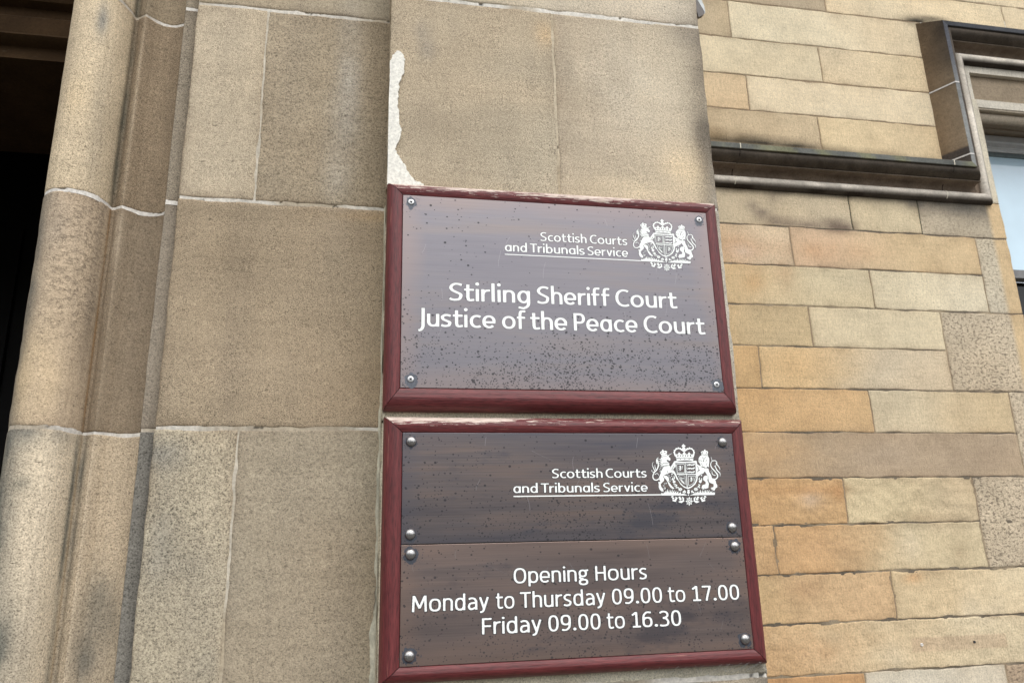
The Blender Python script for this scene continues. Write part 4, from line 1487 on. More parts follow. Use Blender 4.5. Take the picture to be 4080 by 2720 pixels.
def crest_field(YP):
    """distance field of the arms in plaque coordinates (metres), from a tracing"""
    def T(p):
        q = at(CR_X0 + p[0] * CR_S, CR_Y0 + p[1] * CR_S, YP)
        return np.array([q[0], q[2]])
    o = T((185, 1205))
    ux = T((1505, 1200)) - o
    # local frame: mean scale in metres per traced unit
    mpu = np.linalg.norm(ux) / 1320.0
    cell = 0.00034
    lo, hi = T((150, 1470)), T((1680, 110))
    x = np.arange(lo[0] - 0.003, hi[0] + 0.003, cell)
    y = np.arange(lo[1] - 0.003, hi[1] + 0.003, cell)
    gx, gy = np.meshgrid(x, y, indexing='ij')
    F = np.full(gx.shape, 0.01)

    def apply(poly, sub=False):
        nonlocal F
        q = np.array(poly)
        a, b = q.min(0) - 0.004, q.max(0) + 0.004
        i0, i1 = np.searchsorted(x, a[0]), np.searchsorted(x, b[0])
        j0, j1 = np.searchsorted(y, a[1]), np.searchsorted(y, b[1])
        if i1 <= i0 or j1 <= j0:
            return
        P = np.stack([gx[i0:i1, j0:j1].ravel(), gy[i0:i1, j0:j1].ravel()], 1)
        d = poly_sdf(P, q).reshape(i1 - i0, j1 - j0)
        F[i0:i1, j0:j1] = np.maximum(F[i0:i1, j0:j1], -d) if sub else np.minimum(F[i0:i1, j0:j1], d)

    def poly(pts, sub=False, sm=False):
        if sm:
            p = np.array(pts, float)
            pts = catmull(np.concatenate([p, p[:1]]), 5)[:-1]
        apply([T(p) for p in pts], sub)

    def stroke(pts, w, sub=False, sm=True):
        pts = catmull(pts, 6) if sm and len(pts) > 2 else np.array([np.linspace(pts[i], pts[i + 1], 4) for i in range(len(pts) - 1)]).reshape(-1, 2)
        keep = np.r_[True, np.linalg.norm(np.diff(pts, axis=0), axis=1) > 1e-6]
        pts = pts[keep]
        ww = np.atleast_1d(w) / 2.0
        apply([T(p) for p in offset_stroke(pts, ww)], sub)

    def disc(cx, cy, r, sub=False, ry=None):
        apply([T(p) for p in arc(cx, cy, r, ry or r, 0, 360, 22)[:-1]], sub)

    def leaf(pts, w=14):
        stroke(pts, [w, w * 0.2])

    # ---- crown
    poly([(847, 138), (868, 166), (903, 182), (884, 204), (862, 214), (832, 214), (806, 188), (830, 165)])
    disc(857, 246, 37)
    stroke([(862, 296), (820, 270), (780, 244), (735, 241), (690, 262), (666, 304), (668, 350), (690, 404)], [34, 26, 34])
    stroke([(866, 296), (918, 262), (975, 243), (1022, 248), (1058, 288), (1068, 330), (1064, 370), (1052, 410)], [34, 26, 34])
    for cx, cy in ((700, 240), (745, 226), (790, 240), (660, 280), (652, 320), (930, 240), (975, 228), (1022, 242), (1066, 282), (1076, 322)):
        disc(cx, cy, 15)
    for cx in (762, 866, 968):
        dy = -12 if cx == 866 else 0
        disc(cx, 338 + dy, 20)
        disc(cx - 22, 362 + dy, 15)
        disc(cx + 22, 362 + dy, 15)
        poly([(cx - 14, 335 + dy), (cx + 14, 335 + dy), (cx + 20, 415), (cx - 20, 415)])
    for cx in (706, 815, 915, 1030):
        disc(cx, 378, 23)
        poly([(cx - 12, 380), (cx + 12, 380), (cx + 16, 415), (cx - 16, 415)])
    poly([(688, 402), (1064, 406), (1056, 442), (870, 428), (694, 444)])
    stroke([(700, 476), (790, 462), (880, 457), (970, 462), (1060, 476)], 40)
    for cx, cy in ((706, 476), (788, 462), (878, 456), (970, 463), (1054, 476)):
        disc(cx, cy, 13 if 720 < cx < 1040 else 7, True, 6)
    stroke([(690, 505), (790, 488), (880, 484), (970, 490), (1090, 508)], 12)
    # ---- mantling and shield
    poly([(590, 672), (592, 612), (632, 548), (664, 500), (700, 512), (690, 600), (664, 640), (636, 678)], sm=True)
    poly([(1076, 492), (1126, 498), (1136, 560), (1180, 590), (1226, 616), (1214, 660), (1168, 690), (1130, 720), (1110, 640)], sm=True)
    stroke([(650, 600), (630, 640), (622, 670)], 7, True)
    stroke([(1140, 600), (1160, 640), (1166, 690)], 7, True)
    poly([(664, 506), (880, 512), (1112, 506), (1120, 620), (1134, 770), (1152, 830), (1140, 910), (1096, 990), (1020, 1052), (946, 1086), (862, 1052), (790, 990), (742, 910), (716, 800), (690, 650)])
    stroke([(742, 504), (880, 494), (1020, 504)], 11, True)
    poly([(682, 540), (890, 540), (898, 766), (704, 764)], True)
    poly([(900, 540), (1098, 544), (1108, 766), (914, 766)], True)
    poly([(716, 786), (908, 787), (918, 1048), (850, 1012), (782, 944), (738, 868)], True)
    poly([(922, 787), (1112, 790), (1118, 860), (1084, 956), (1020, 1018), (940, 1050)], True)

    def lion_rampant(cx, cy, s):
        q = lambda pts: [(cx + a * s, cy + b * s) for a, b in pts]
        stroke(q([(-4, -38), (-2, -10), (-14, 14), (-4, 34), (-22, 48)]), [20 * s, 26 * s, 18 * s, 14 * s])
        stroke(q([(-6, -20), (-28, -30), (-44, -44)]), 12 * s)
        stroke(q([(-8, 0), (-30, 2), (-46, -10)]), 11 * s)
        stroke(q([(-4, 16), (-28, 26), (-46, 40)]), 12 * s)
        stroke(q([(6, 20), (30, 10), (24, -14), (36, -34), (22, -50)]), 10 * s)
        disc(cx - 10 * s, cy - 42 * s, 14 * s)
    for (a, b, c, d), (lx, ly, ls) in ((((708, 566), (868, 566), (878, 742), (724, 742)), (795, 652, 1.05)), (((948, 812), (1106, 814), (1062, 960), (962, 1018)), (1026, 884, 0.95))):
        for e in ((a, b), (b, c), (c, d), (d, a)):
            stroke(list(e), 12, sm=False)
        lion_rampant(lx, ly, ls)
    for a, b in (((690, 548), (886, 548)), ((892, 560), (894, 756)), ((892, 758), (706, 756)), ((700, 750), (690, 560))):
        stroke([a, b], 7, sm=False)
    for yy in (578, 654, 730):
        stroke([(934, yy + 8), (972, yy - 4), (1020, yy + 2), (1066, yy - 2)], [18, 30, 24, 26])
        for xx in (940, 978, 1030, 1062):
            stroke([(xx, yy), (xx - 12, yy + 26)], 12)
        stroke([(930, yy + 6), (918, yy - 14), (936, yy - 26)], 9)
        disc(1074, yy - 10, 17)
    stroke([(748, 800), (800, 800), (884, 806), (892, 1000), (820, 938), (768, 866), (748, 800)], 11, sm=False)
    stroke([(788, 838), (812, 900), (868, 968)], [10, 22])
    stroke([(788, 838), (830, 858), (868, 846)], 12)
    for t in np.linspace(0.12, 0.95, 6):
        stroke([(792 + 78 * t, 848 + 4 * t), (800 + 70 * t, 880 + 84 * t)], 5, sm=False)
    # ---- unicorn
    poly([(404, 262), (437, 262), (438, 290), (482, 282), (514, 300), (504, 340), (520, 386), (398, 412), (386, 370), (358, 330), (382, 296), (404, 292)])
    for cx, cy in ((398, 330), (462, 318)):
        disc(cx, cy, 13, True, 9)
    for cx, cy in ((405, 378), (438, 368), (470, 360), (495, 352)):
        disc(cx, cy, 6, True)
    stroke([(518, 396), (566, 366), (612, 340)], [20, 8])
    poly([(378, 424), (420, 412), (470, 400), (522, 390), (550, 402), (556, 424), (580, 442), (582, 482), (556, 500), (534, 478), (512, 478), (500, 492), (520, 512), (556, 532), (558, 592), (500, 596),
          (440, 612), (404, 574), (392, 520), (396, 456)])
    disc(470, 432, 7, True, 4)
    stroke([(410, 566), (440, 548), (470, 552), (500, 540), (552, 536)], 7, True)
    stroke([(432, 604), (490, 592), (556, 594)], 6, True)
    for a, b in (((396, 452), (332, 458)), ((392, 482), (326, 506)), ((396, 516), (334, 544)), ((404, 546), (344, 582)), ((418, 572), (362, 606))):
        stroke([a, ((a[0] + b[0]) / 2, (a[1] + b[1]) / 2 + 8), b], [26, 6])
    poly([(442, 612), (500, 600), (560, 594), (584, 620), (592, 680), (648, 690), (676, 730), (700, 780), (728, 850), (748, 892), (722, 902), (700, 860), (680, 812), (648, 766), (604, 738), (552, 752), (510, 766),
          (452, 800), (430, 826), (450, 866), (446, 912), (408, 950), (378, 984), (392, 1036), (430, 1082), (440, 1132), (396, 1134), (352, 1092), (334, 1040), (338, 990), (322, 934), (372, 930), (350, 890),
          (344, 830), (372, 762), (392, 700), (416, 650)], sm=False)
    poly([(440, 806), (496, 800), (544, 838), (552, 892), (540, 930), (580, 976), (620, 1030), (668, 1068), (636, 1084), (584, 1058), (544, 1000), (520, 936), (486, 884), (446, 846)])
    stroke([(510, 708), (528, 740)], 6, True)
    stroke([(344, 862), (300, 894), (240, 884), (214, 822), (238, 744), (292, 690), (326, 602), (320, 520), (288, 474)], [26, 24, 30])
    stroke([(292, 690), (334, 600), (322, 510), (318, 450), (330, 420)], [22, 6])
    stroke([(300, 560), (288, 500), (300, 450), (328, 424)], [24, 6])
    stroke([(262, 720), (220, 630), (202, 570), (226, 508)], [22, 6])
    stroke([(282, 696), (256, 610), (262, 566)], [20, 4])
    stroke([(246, 730), (200, 720), (188, 690), (222, 676)], [18, 4])
    stroke([(252, 782), (300, 756), (334, 790), (312, 818)], [18, 4])
    for cx, cy, r in ((408, 612, 17), (376, 642, 15), (360, 676, 13), (372, 714, 17), (520, 780, 15), (550, 806, 15), (572, 844, 15), (580, 884, 12), (568, 922, 16), (494, 962, 16), (458, 972, 14), (440, 1014, 15), (462, 1066, 22)):
        disc(cx, cy, r)
        disc(cx, cy, r * 0.45, True)
    # ---- lion
    poly([(1278, 260), (1310, 260), (1312, 286), (1346, 285), (1370, 322), (1354, 350), (1364, 386), (1290, 378), (1222, 386), (1228, 340), (1208, 320), (1240, 290), (1276, 292)])
    for cx in (1245, 1330):
        disc(cx, 326, 12, True, 9)
    for cx in (1246, 1276, 1306, 1336):
        disc(cx, 358, 6, True)
    poly([(1200, 388), (1290, 384), (1362, 392), (1388, 446), (1390, 524), (1380, 580), (1384, 636), (1352, 612), (1326, 650), (1292, 630), (1252, 612), (1214, 612), (1196, 562), (1164, 516), (1164, 448)])
    stroke([(1236, 428), (1262, 432)], 7, True, False)
    stroke([(1292, 432), (1322, 424)], 7, True, False)
    stroke([(1266, 430), (1262, 464), (1274, 470)], 5, True)
    stroke([(1290, 430), (1292, 462), (1282, 470)], 5, True)
    disc(1272, 498, 8, True, 20)
    for a, b in (((1206, 470), (1240, 520)), ((1214, 540), (1250, 590)), ((1340, 470), (1312, 520)), ((1346, 540), (1318, 600)), ((1176, 470), (1200, 520))):
        stroke([a, b], 5, True, False)
    poly([(1222, 620), (1292, 648), (1370, 650), (1386, 720), (1428, 796), (1452, 870), (1520, 900), (1532, 960), (1554, 1002), (1556, 1052), (1526, 1060), (1494, 1122), (1426, 1096), (1420, 1052), (1474, 1040),
          (1480, 984), (1420, 962), (1372, 930), (1366, 880), (1346, 800), (1296, 716), (1262, 760), (1210, 780), (1160, 818), (1110, 792), (1110, 748), (1188, 692), (1216, 650)])
    poly([(1360, 798), (1296, 800), (1264, 830), (1258, 890), (1312, 938), (1312, 978), (1244, 1000), (1226, 1060), (1250, 1096), (1310, 1076), (1370, 1062), (1382, 970), (1350, 900), (1368, 850)])
    stroke([(1362, 800), (1366, 870), (1376, 930)], 6, True)
    for cx, cy in ((1440, 1066), (1466, 1078), (1250, 1066), (1286, 1060)):
        stroke([(cx, cy), (cx - 6, cy + 30)], 5, True, False)
    stroke([(1438, 866), (1510, 878), (1556, 840), (1556, 780), (1500, 706), (1436, 634), (1418, 560), (1446, 490), (1424, 412)], [26, 30, 24, 8])
    stroke([(1446, 500), (1510, 492), (1548, 540), (1516, 600), (1476, 588)], [20, 18, 4])
    stroke([(1524, 540), (1580, 610), (1606, 660), (1606, 706)], [20, 18, 4])
    stroke([(1506, 600), (1550, 690), (1612, 760), (1608, 832)], [22, 24, 4])
    stroke([(1520, 800), (1462, 780), (1446, 740), (1470, 700)], [20, 16, 4])
    stroke([(1440, 690), (1420, 716), (1450, 740)], [12, 4])
    # ---- compartment, garland and badge
    poly([(388, 1218), (388, 1150), (408, 1178), (420, 1162), (436, 1176), (456, 1130), (464, 1170), (486, 1096), (494, 1160), (522, 1068), (530, 1160), (556, 1086), (560, 1160), (596, 1080), (590, 1164), (634, 1070), (620, 1166),
          (668, 1090), (656, 1168), (706, 1112), (694, 1172), (746, 1124), (744, 1178), (800, 1140), (800, 1184), (866, 1170), (930, 1196), (930, 1216)])
    poly([(990, 1214), (986, 1196), (1060, 1180), (1080, 1160), (1096, 1178), (1110, 1130), (1126, 1172), (1146, 1120), (1160, 1170), (1176, 1110), (1190, 1168), (1204, 1084), (1226, 1168), (1252, 1086), (1256, 1166),
          (1290, 1090), (1286, 1164), (1322, 1084), (1324, 1166), (1356, 1080), (1352, 1164), (1398, 1080), (1384, 1164), (1420, 1120), (1420, 1166), (1450, 1110), (1452, 1166), (1480, 1140), (1486, 1168), (1510, 1132), (1504, 1206)])
    for cx, cy, r in ((612, 770, 18), (608, 812, 12), (656, 932, 32), (700, 1052, 16), (784, 1090, 26), (846, 1148, 16), (956, 1152, 30), (1110, 1086, 26), (1062, 1150, 16), (1184, 1052, 15), (1202, 926, 32), (1226, 800, 16)):
        disc(cx, cy, r)
    for cx, cy in ((784, 1090), (1110, 1086)):
        for k in range(8):
            a = k * math.pi / 4
            stroke([(cx, cy), (cx + 46 * math.cos(a), cy + 40 * math.sin(a))], 17, sm=False)
        disc(cx, cy, 7, True)
    poly([(930, 1096), (986, 1096), (976, 1130), (938, 1130)])
    for pts in (((640, 840), (620, 880), (600, 900)), ((650, 800), (664, 860), (640, 890)), ((640, 980), (690, 990), (730, 1020)), ((650, 1010), (700, 1020), (720, 990)), ((690, 1060), (740, 1050), (760, 1080)),
                ((840, 1120), (880, 1140), (910, 1130)), ((870, 1100), (890, 1150), (860, 1170)), ((1190, 840), (1180, 880), (1200, 900)), ((1160, 980), (1190, 1000), (1150, 1020)), ((1140, 1040), (1170, 1030), (1200, 980)),
                ((1010, 1110), (1030, 1150), (1000, 1160)), ((1050, 1110), (1030, 1130), (1060, 1160)), ((620, 850), (640, 900), (680, 960)), ((1230, 850), (1226, 900), (1196, 970)), ((690, 800), (712, 850), (730, 880))):
        stroke(list(pts), [14, 26, 4])
    stroke([(868, 1186), (956, 1204), (1046, 1186)], 7, True)
    disc(956, 1204, 16)
    for sx in (-1, 1):
        c0 = 964
        for dx, cy, r in ((328, 1276, 23), (178, 1290, 28)):
            cx = c0 + sx * dx - (0 if sx < 0 else 6)
            disc(cx, cy, r)
            poly([(cx + sx * 8, cy - 22), (cx + sx * 46, cy - 16), (cx + sx * 40, cy - 40), (cx + sx * 26, cy - 54), (cx - sx * 8, cy - 56), (cx - sx * 4, cy - 30)])
        X_ = lambda d: c0 + sx * d
        poly([(X_(290), 1230), (X_(260), 1250), (X_(228), 1268), (X_(246), 1290), (X_(270), 1350), (X_(310), 1344), (X_(350), 1326), (X_(332), 1304), (X_(296), 1300), (X_(276), 1270)])
        poly([(X_(150), 1232), (X_(120), 1250), (X_(94), 1280), (X_(106), 1310), (X_(86), 1330), (X_(120), 1350), (X_(150), 1376), (X_(196), 1364), (X_(224), 1344), (X_(190), 1330), (X_(130), 1320), (X_(136), 1280)])
    star = []
    for k in range(16):
        a = k * math.pi / 8 + math.pi / 2
        r = 90 if k % 2 == 0 else 54
        star.append((972 + r * 0.92 * math.cos(a), 1336 - r * 1.14 * math.sin(a)))
    poly(star)
    for e in (((938, 1296), (1006, 1296)), ((1006, 1296), (1006, 1370)), ((1006, 1370), (972, 1388)), ((972, 1388), (938, 1370)), ((938, 1370), (938, 1296))):
        stroke(list(e), 7, True, False)
    stroke([(950, 1310), (994, 1362)], 6, True, False)
    stroke([(994, 1310), (950, 1362)], 6, True, False)
    ref = T((945, 1205))
    return x - ref[0], y - ref[1], F


# ------------------------------------------------------------------ signs
def rail(length, w, h, name, parent, mat4, peel, seed, mitre_a=1.0, mitre_b=1.0, inner_h=None):
    """moulded frame rail along local +X, outer edge at local z=0, inner at z=w, wall at y=0, face towards -y"""
    pr = [(0.0, 0.0), (0.0, 0.30), (0.03, 0.48), (0.09, 0.65), (0.18, 0.80), (0.30, 0.91), (0.44, 0.975), (0.58, 1.0), (0.78, 0.96), (0.96, 0.89), (0.995, 0.86), (1.0, 0.82), (1.0, 0.45)]
    pr = np.array(pr) * np.array([w, h])
    # refine the section
    d = np.r_[0, np.cumsum(np.hypot(*np.diff(pr, axis=0).T))]
    q = np.unique(np.concatenate([d, np.arange(0, d[-1], 0.0022)]))
    pz, ph = np.interp(q, d, pr[:, 0]), np.interp(q, d, pr[:, 1])
    n = int(length / 0.006)
    t = np.linspace(0, 1, n)
    x0 = pz[None, :] * mitre_a + 0.0008
    x1 = length - pz[None, :] * mitre_b - 0.0008
    xx = x0 * (1 - t[:, None]) + x1 * t[:, None]
    zz = np.broadcast_to(pz, xx.shape)
    hh = np.broadcast_to(ph, xx.shape) + 0.0002 * 2 * fbm(xx * 30, zz * 200, seed)
    P = np.stack([xx, -hh, zz + 0.0003 * fbm(xx * 12, zz * 10, seed + 1)], -1)
    pl = peel(xx, np.broadcast_to(q, xx.shape), length)
    mb = Mb()
    mb.grid(P, np.full(P.shape, 0.5), pl)
    ob = mb.build(name, MAT_WOOD, parent, 50)
    ob.matrix_local = mat4
    return ob


def frame(root, x0, x1, z0, z1, wl, wr, wt, wb, h, peel_top, seed):
    """four mitred rails, wall plane at root origin y=0; coordinates relative to root"""
    W, H = x1 - x0, z1 - z0
    no = lambda x, q, L: -0.10 + 0.0 * x
    side = lambda x, q, L: -0.04 + 0.14 * fbm(x * 8, q * 60, seed + 3)
    rb = rail(W, wb, h, "frame_rail", root, Matrix.Translation((x0, 0, z0)), no, seed, wl / wb, wr / wb)
    # top: local x runs right to left, z downwards (turned half round the depth axis)
    rt = rail(W, wt, h, "frame_rail", root, Matrix.Translation((x1, 0, z1)) @ Matrix.Rotation(math.pi, 4, 'Y'), peel_top, seed + 10, wr / wt, wl / wt)
    rl = rail(H, wl, h, "frame_rail", root, Matrix.Translation((x0, 0, z1)) @ Matrix.Rotation(math.pi / 2, 4, 'Y'), side, seed + 20, wt / wl, wb / wl)
    rr = rail(H, wr, h, "frame_rail", root, Matrix.Translation((x1, 0, z0)) @ Matrix.Rotation(-math.pi / 2, 4, 'Y'), side, seed + 30, wb / wr, wt / wr)
    rt['label'] = "weathered top rail with pale bare wood where the red varnish has flaked"
    return rt


def scratches(mb, W, H, n, seed):
    rs = np.random.default_rng(seed)
    for k in range(n):
        x, z = rs.uniform(0.02, W - 0.02), rs.uniform(0.02, H - 0.02)
        L, a = rs.uniform(0.008, 0.05), rs.normal(math.pi / 2, 0.5)
        t = np.linspace(0, 1, 6)
        px_, pz_ = x + L * t * math.cos(a) + 0.002 * np.sin(t * 3 + k), z + L * t * math.sin(a)
        ok = (px_ > 0.003) & (px_ < W - 0.003) & (pz_ > 0.003) & (pz_ < H - 0.003)
        px_, pz_ = px_[ok], pz_[ok]
        if len(px_) < 2:
            continue
        w = 0.00022
        P = np.stack([np.stack([px_ - w, 0 * px_ - 0.00008, pz_], -1), np.stack([px_ + w, 0 * px_ - 0.00008, pz_], -1)], 0)
        mb.grid(P)


def plaque(root, x0, x1, z0, z1, y, mat, nsc, seed):
    """thin plate with softened edges; origin at its lower left corner"""
    W, H, b = x1 - x0, z1 - z0, 0.0007
    mb = Mb()
    rings = [(0, 0.0025), (0, b), (b * 0.4, b * 0.25), (b, 0.0)]
    v = []
    for ins, dep in rings:
        v += [(ins, dep, ins), (W - ins, dep, ins), (W - ins, dep, H - ins), (ins, dep, H - ins)]
    f = []
    for k in range(3):
        for i in range(4):
            f.append([k * 4 + i, k * 4 + (i + 1) % 4, (k + 1) * 4 + (i + 1) % 4, (k + 1) * 4 + i])
    f.append([12, 13, 14, 15])
    mb.add(v, f)
    mb.cur = 1
    scratches(mb, W, H, nsc, seed)
    ob = mb.build("plaque", [mat, MAT_SCRATCH], root)
    ob.location = (x0, y, z0)
    return ob


def lathe(mb, pr, seg=28, col=None):
    """profile (r, y): axis towards -Y"""
    a = np.linspace(0, 2 * math.pi, seg, endpoint=False)
    v = [(r * math.cos(t), y, r * math.sin(t)) for r, y in pr for t in a]
    f = []
    for k in range(len(pr) - 1):
        for i in range(seg):
            f.append([k * seg + i, k * seg + (i + 1) % seg, (k + 1) * seg + (i + 1) % seg, (k + 1) * seg + i][::-1])
    f.append([(len(pr) - 1) * seg + i for i in range(seg)][::-1])
    mb.add(v, f, col)


def stain_mesh(name, r, seed, parent, loc, drop=0.0, mat=None):
    """ragged patch of corrosion round a fixing, a film a tenth of a millimetre thick"""
    n = 90
    a = np.linspace(0, 2 * math.pi, n, endpoint=False)
    rr = r * (1 + 0.45 * 2 * fbm(np.cos(a) * 2.2 + 9, np.sin(a) * 2.2 + seed, seed, 5))
    mb = Mb()
    v = [(rr[i] * math.cos(a[i]), -0.00012, rr[i] * math.sin(a[i]) * (1.0 if math.sin(a[i]) > 0 else 1 + drop)) for i in range(n)]
    v += [(p[0], 0.0001, p[2]) for p in v]
    f = [list(range(n))[::-1]] + [[i, (i + 1) % n, n + (i + 1) % n, n + i] for i in range(n)]
    # loose specks round the patch
    mb.add(v, f)
    rs = np.random.default_rng(seed)
    for k in range(46):
        t, q = rs.uniform(0, 2 * math.pi), r * (1.05 + abs(rs.normal(0, 0.55)))
        s = rs.uniform(0.0003, 0.0009)
        cx, cz = q * math.cos(t), q * math.sin(t)
        b = np.linspace(0, 2 * math.pi, 7)[:-1]
        vv = [(cx + s * 1.3 * math.cos(u), -0.0001, cz + s * math.sin(u)) for u in b]
        mb.add(vv, [list(range(6))[::-1]])
    ob = mb.build(name, mat or MAT_STUD_STAIN, parent)
    ob.location = loc
    return ob


def put_text(pl, words, face, zpt, cap, y_plane, grow=0.0008):
    """words: (text, px0, px1, row scale); returns nothing, builds one lettering part per line"""
    mf, mg = Mb(), Mb()
    zb = at(*zpt, y_plane)[2]
    slope = None
    for text, a, b in words:
        # baseline pixel row at this x follows the plane
        def xat(px):
            lo, hi = 0.0, 2720.0
            for _ in range(40):
                m = 0.5 * (lo + hi)
                if at(px, m, y_plane)[2] > zb:
                    lo = m
                else:
                    hi = m
            return at(px, lo, y_plane)[0]
        word(text, face, xat(a) - pl.location[0] - pl.parent.location[0], xat(b) - pl.location[0] - pl.parent.location[0],
             zb - pl.location[2] - pl.parent.location[2], cap, 0.0, mf, mg, grow)
    mg.build("letter_edging", MAT_GROOVE, pl)
    return mf.build("lettering", MAT_PAINT, pl)


CX, CY, CF = crest_field(-0.030)


def put_crest(pl, ref, scale=1.0):
    for lev, mat, yy, nm in ((-0.00012, MAT_PAINT, -0.0005, "royal_arms"), (0.0005, MAT_GROOVE, -0.00022, "royal_arms_edging")):
        V, f, s = contour(CF, CX, CY, lev)
        mb = Mb()
        relief(mb, V * scale, f, s, yy, 0.0002)
        ob = mb.build(nm, mat, pl)
        ob.location = (ref[0] - pl.location[0] - pl.parent.location[0], 0, ref[2] - pl.location[2] - pl.parent.location[2])


def put_rule(pl, p0, p1, th, yp):
    a, b = at(*p0, yp), at(*p1, yp)
    ox, oz = pl.location[0] + pl.parent.location[0], pl.location[2] + pl.parent.location[2]
    mb = Mb()
    mb.box((a[0] - ox, -0.00046, a[2] - oz - th / 2), (b[0] - ox, 0.0001, a[2] - oz + th / 2))
    mb.build("underline", MAT_PAINT, pl)


def cap_of(px, top, bot, yp):
    return at(px, top, yp)[2] - at(px, bot, yp)[2]


YP = -0.030
# ---------- upper sign
F1 = (0.0262, 0.7962, 1.9325, 2.4377)
P1 = (0.0600, 0.7645, 1.9770, 2.4062)
sg1 = empty("court_sign", (F1[0], 0, F1[2]),
            "upper framed bronze sign naming the Stirling Sheriff Court, held by four cross-head screws", "sign")


def peel1(x, q, L):
    u = x / L                                   # 0 at the right end, 1 at the left
    edge = smooth(0.062, 0.026, q)
    amt = 0.58 + 0.10 * smooth(0.2, 0.9, u)
    return edge * amt + 0.28 * smooth(0.060, 0.036, q) * np.exp(-((u - 0.38) / 0.12) ** 2) - 0.06 + 0.3 * fbm(x * 9, q * 40, 77)


frame(sg1, 0, F1[1] - F1[0], 0, F1[3] - F1[2], P1[0] - F1[0], F1[1] - P1[1], F1[3] - P1[3], P1[2] - F1[2], 0.0335, peel1, 600)
mb = Mb()
mb.box((0.01, -0.022, 0.01), (F1[1] - F1[0] - 0.01, -0.004, F1[3] - F1[2] - 0.01))
mb.build("backing_board", MAT_DARK, sg1)
pl1 = plaque(sg1, P1[0] - F1[0] + 0.0006, P1[1] - F1[0] - 0.0006, P1[2] - F1[2] + 0.0006, P1[3] - F1[2] - 0.0006, YP, MAT_PLAQUE_A, 14, 3)
k1 = lambda a: 1620 + a * 0.52296
put_text(pl1, [("Stirling", k1(325), k1(942)), ("Sheriff", k1(996), k1(1552)), ("Court", k1(1594), k1(2062))], UP, (1970, 1203), cap_of(1830, 1128, 1198, YP), YP, 0.0004)
put_text(pl1, [("Justice", k1(88), k1(680)), ("of", k1(728), k1(909)), ("the", k1(944), k1(1227)), ("Peace", k1(1276), k1(1763)), ("Court", k1(1810), k1(2276))], UP, (2174, 1313.5), cap_of(1830, 1128, 1198, YP), YP, 0.0004)
k2 = lambda a: 1950 + a * 0.2551
put_text(pl1, [("Scottish", k2(798), k2(1520)), ("Courts", k2(1570), k2(2154))], UP, (2337, 969.3), cap_of(2160, 927, 961.5, YP), YP, 0.0005)
put_text(pl1, [("and", k2(244), k2(588)), ("Tribunals", k2(633), k2(1488)), ("Service", k2(1535), k2(2169))], UP, (2304.6, 1014.7), cap_of(2160, 927, 961.5, YP), YP, 0.0005)
c1 = at(2450 + 1175 * 0.17218, 840 + 1186 * 0.17218, YP)
s1a, s1b = at(2450 + 600 * .17218, 840 + 1150 * .17218, YP), at(2450 + 1745 * .17218, 840 + 1215 * .17218, YP)
s2a, s2b = at(2560 + 390 * CR_S, 1740 + 1215 * CR_S, YP), at(2560 + 1505 * CR_S, 1740 + 1205 * CR_S, YP)
put_crest(pl1, c1, (s1b[0] - s1a[0]) / (s2b[0] - s2a[0]))
put_rule(pl1, (2011, 1013.2), (2553.5, 1040.5), 0.0019, YP)


def screw(parent, loc, seed):
    mb = Mb()
    lathe(mb, [(0.0064, 0.0), (0.0065, -0.0006), (0.0060, -0.0012), (0.0046, -0.0016), (0.0020, -0.0018)])
    o = mb.build("screw", MAT_STEEL, parent, 40)
    o.location = loc
    mb = Mb()
    a = 0.3 * seed
    for t in (a, a + math.pi / 2):
        c, s = math.cos(t), math.sin(t)
        w, l = 0.0011, 0.0031
        v = [(c * l - s * w, -0.00205, s * l + c * w), (-c * l - s * w, -0.00205, -s * l + c * w), (-c * l + s * w, -0.00205, -s * l - c * w), (c * l + s * w, -0.00205, s * l - c * w)]
        v2 = [(x, -0.0012, z) for x, y, z in v]
        dy = 0.00003 * (t != a)
        v = [(x, y + dy, z) for x, y, z in v]
        mb.add(v + v2, [(0, 1, 2, 3), (0, 4, 5, 1), (1, 5, 6, 2), (2, 6, 7, 3), (3, 7, 4, 0)])
    mb.build("cross_recess", MAT_BLACK, o)
    mb = Mb()
    lathe(mb, [(0.0070, 0.0001), (0.0070, -0.00025), (0.0063, -0.0003)])
    mb.build("countersink_ring", MAT_BLACK, o)


for i, (px, py) in enumerate(((1638, 805), (2785, 876), (1636, 1510), (2855, 1532))):
    q = at(px, py, YP)
    loc = (q[0] - F1[0], YP, q[2] - F1[2])
    stain_mesh("screw_stain", 0.0115 if i < 2 else 0.0135, 700 + i, sg1, loc, 0.3, MAT_SCREW_STAIN)
    screw(sg1, (loc[0], YP - 0.0002, loc[2]), i + 1)

# ---------- lower sign
F2 = (0.0292, 0.8053, 1.4210, 1.9205)
P2 = (0.0664, 0.7705, 1.6704, 1.8868)
P3 = (0.0664, 0.7735, 1.4520, 1.6690)
sg2 = empty("opening_hours_sign", (F2[0], 0, F2[2]),
            "lower framed bronze sign of two plates giving opening hours, held by eight domed studs", "sign")


def peel2(x, q, L):
    u = x / L
    edge = smooth(0.058, 0.024, q)
    return edge * (0.40 + 0.56 * smooth(0.35, 1.0, u)) - 0.04 + 0.3 * fbm(x * 9, q * 40, 87)


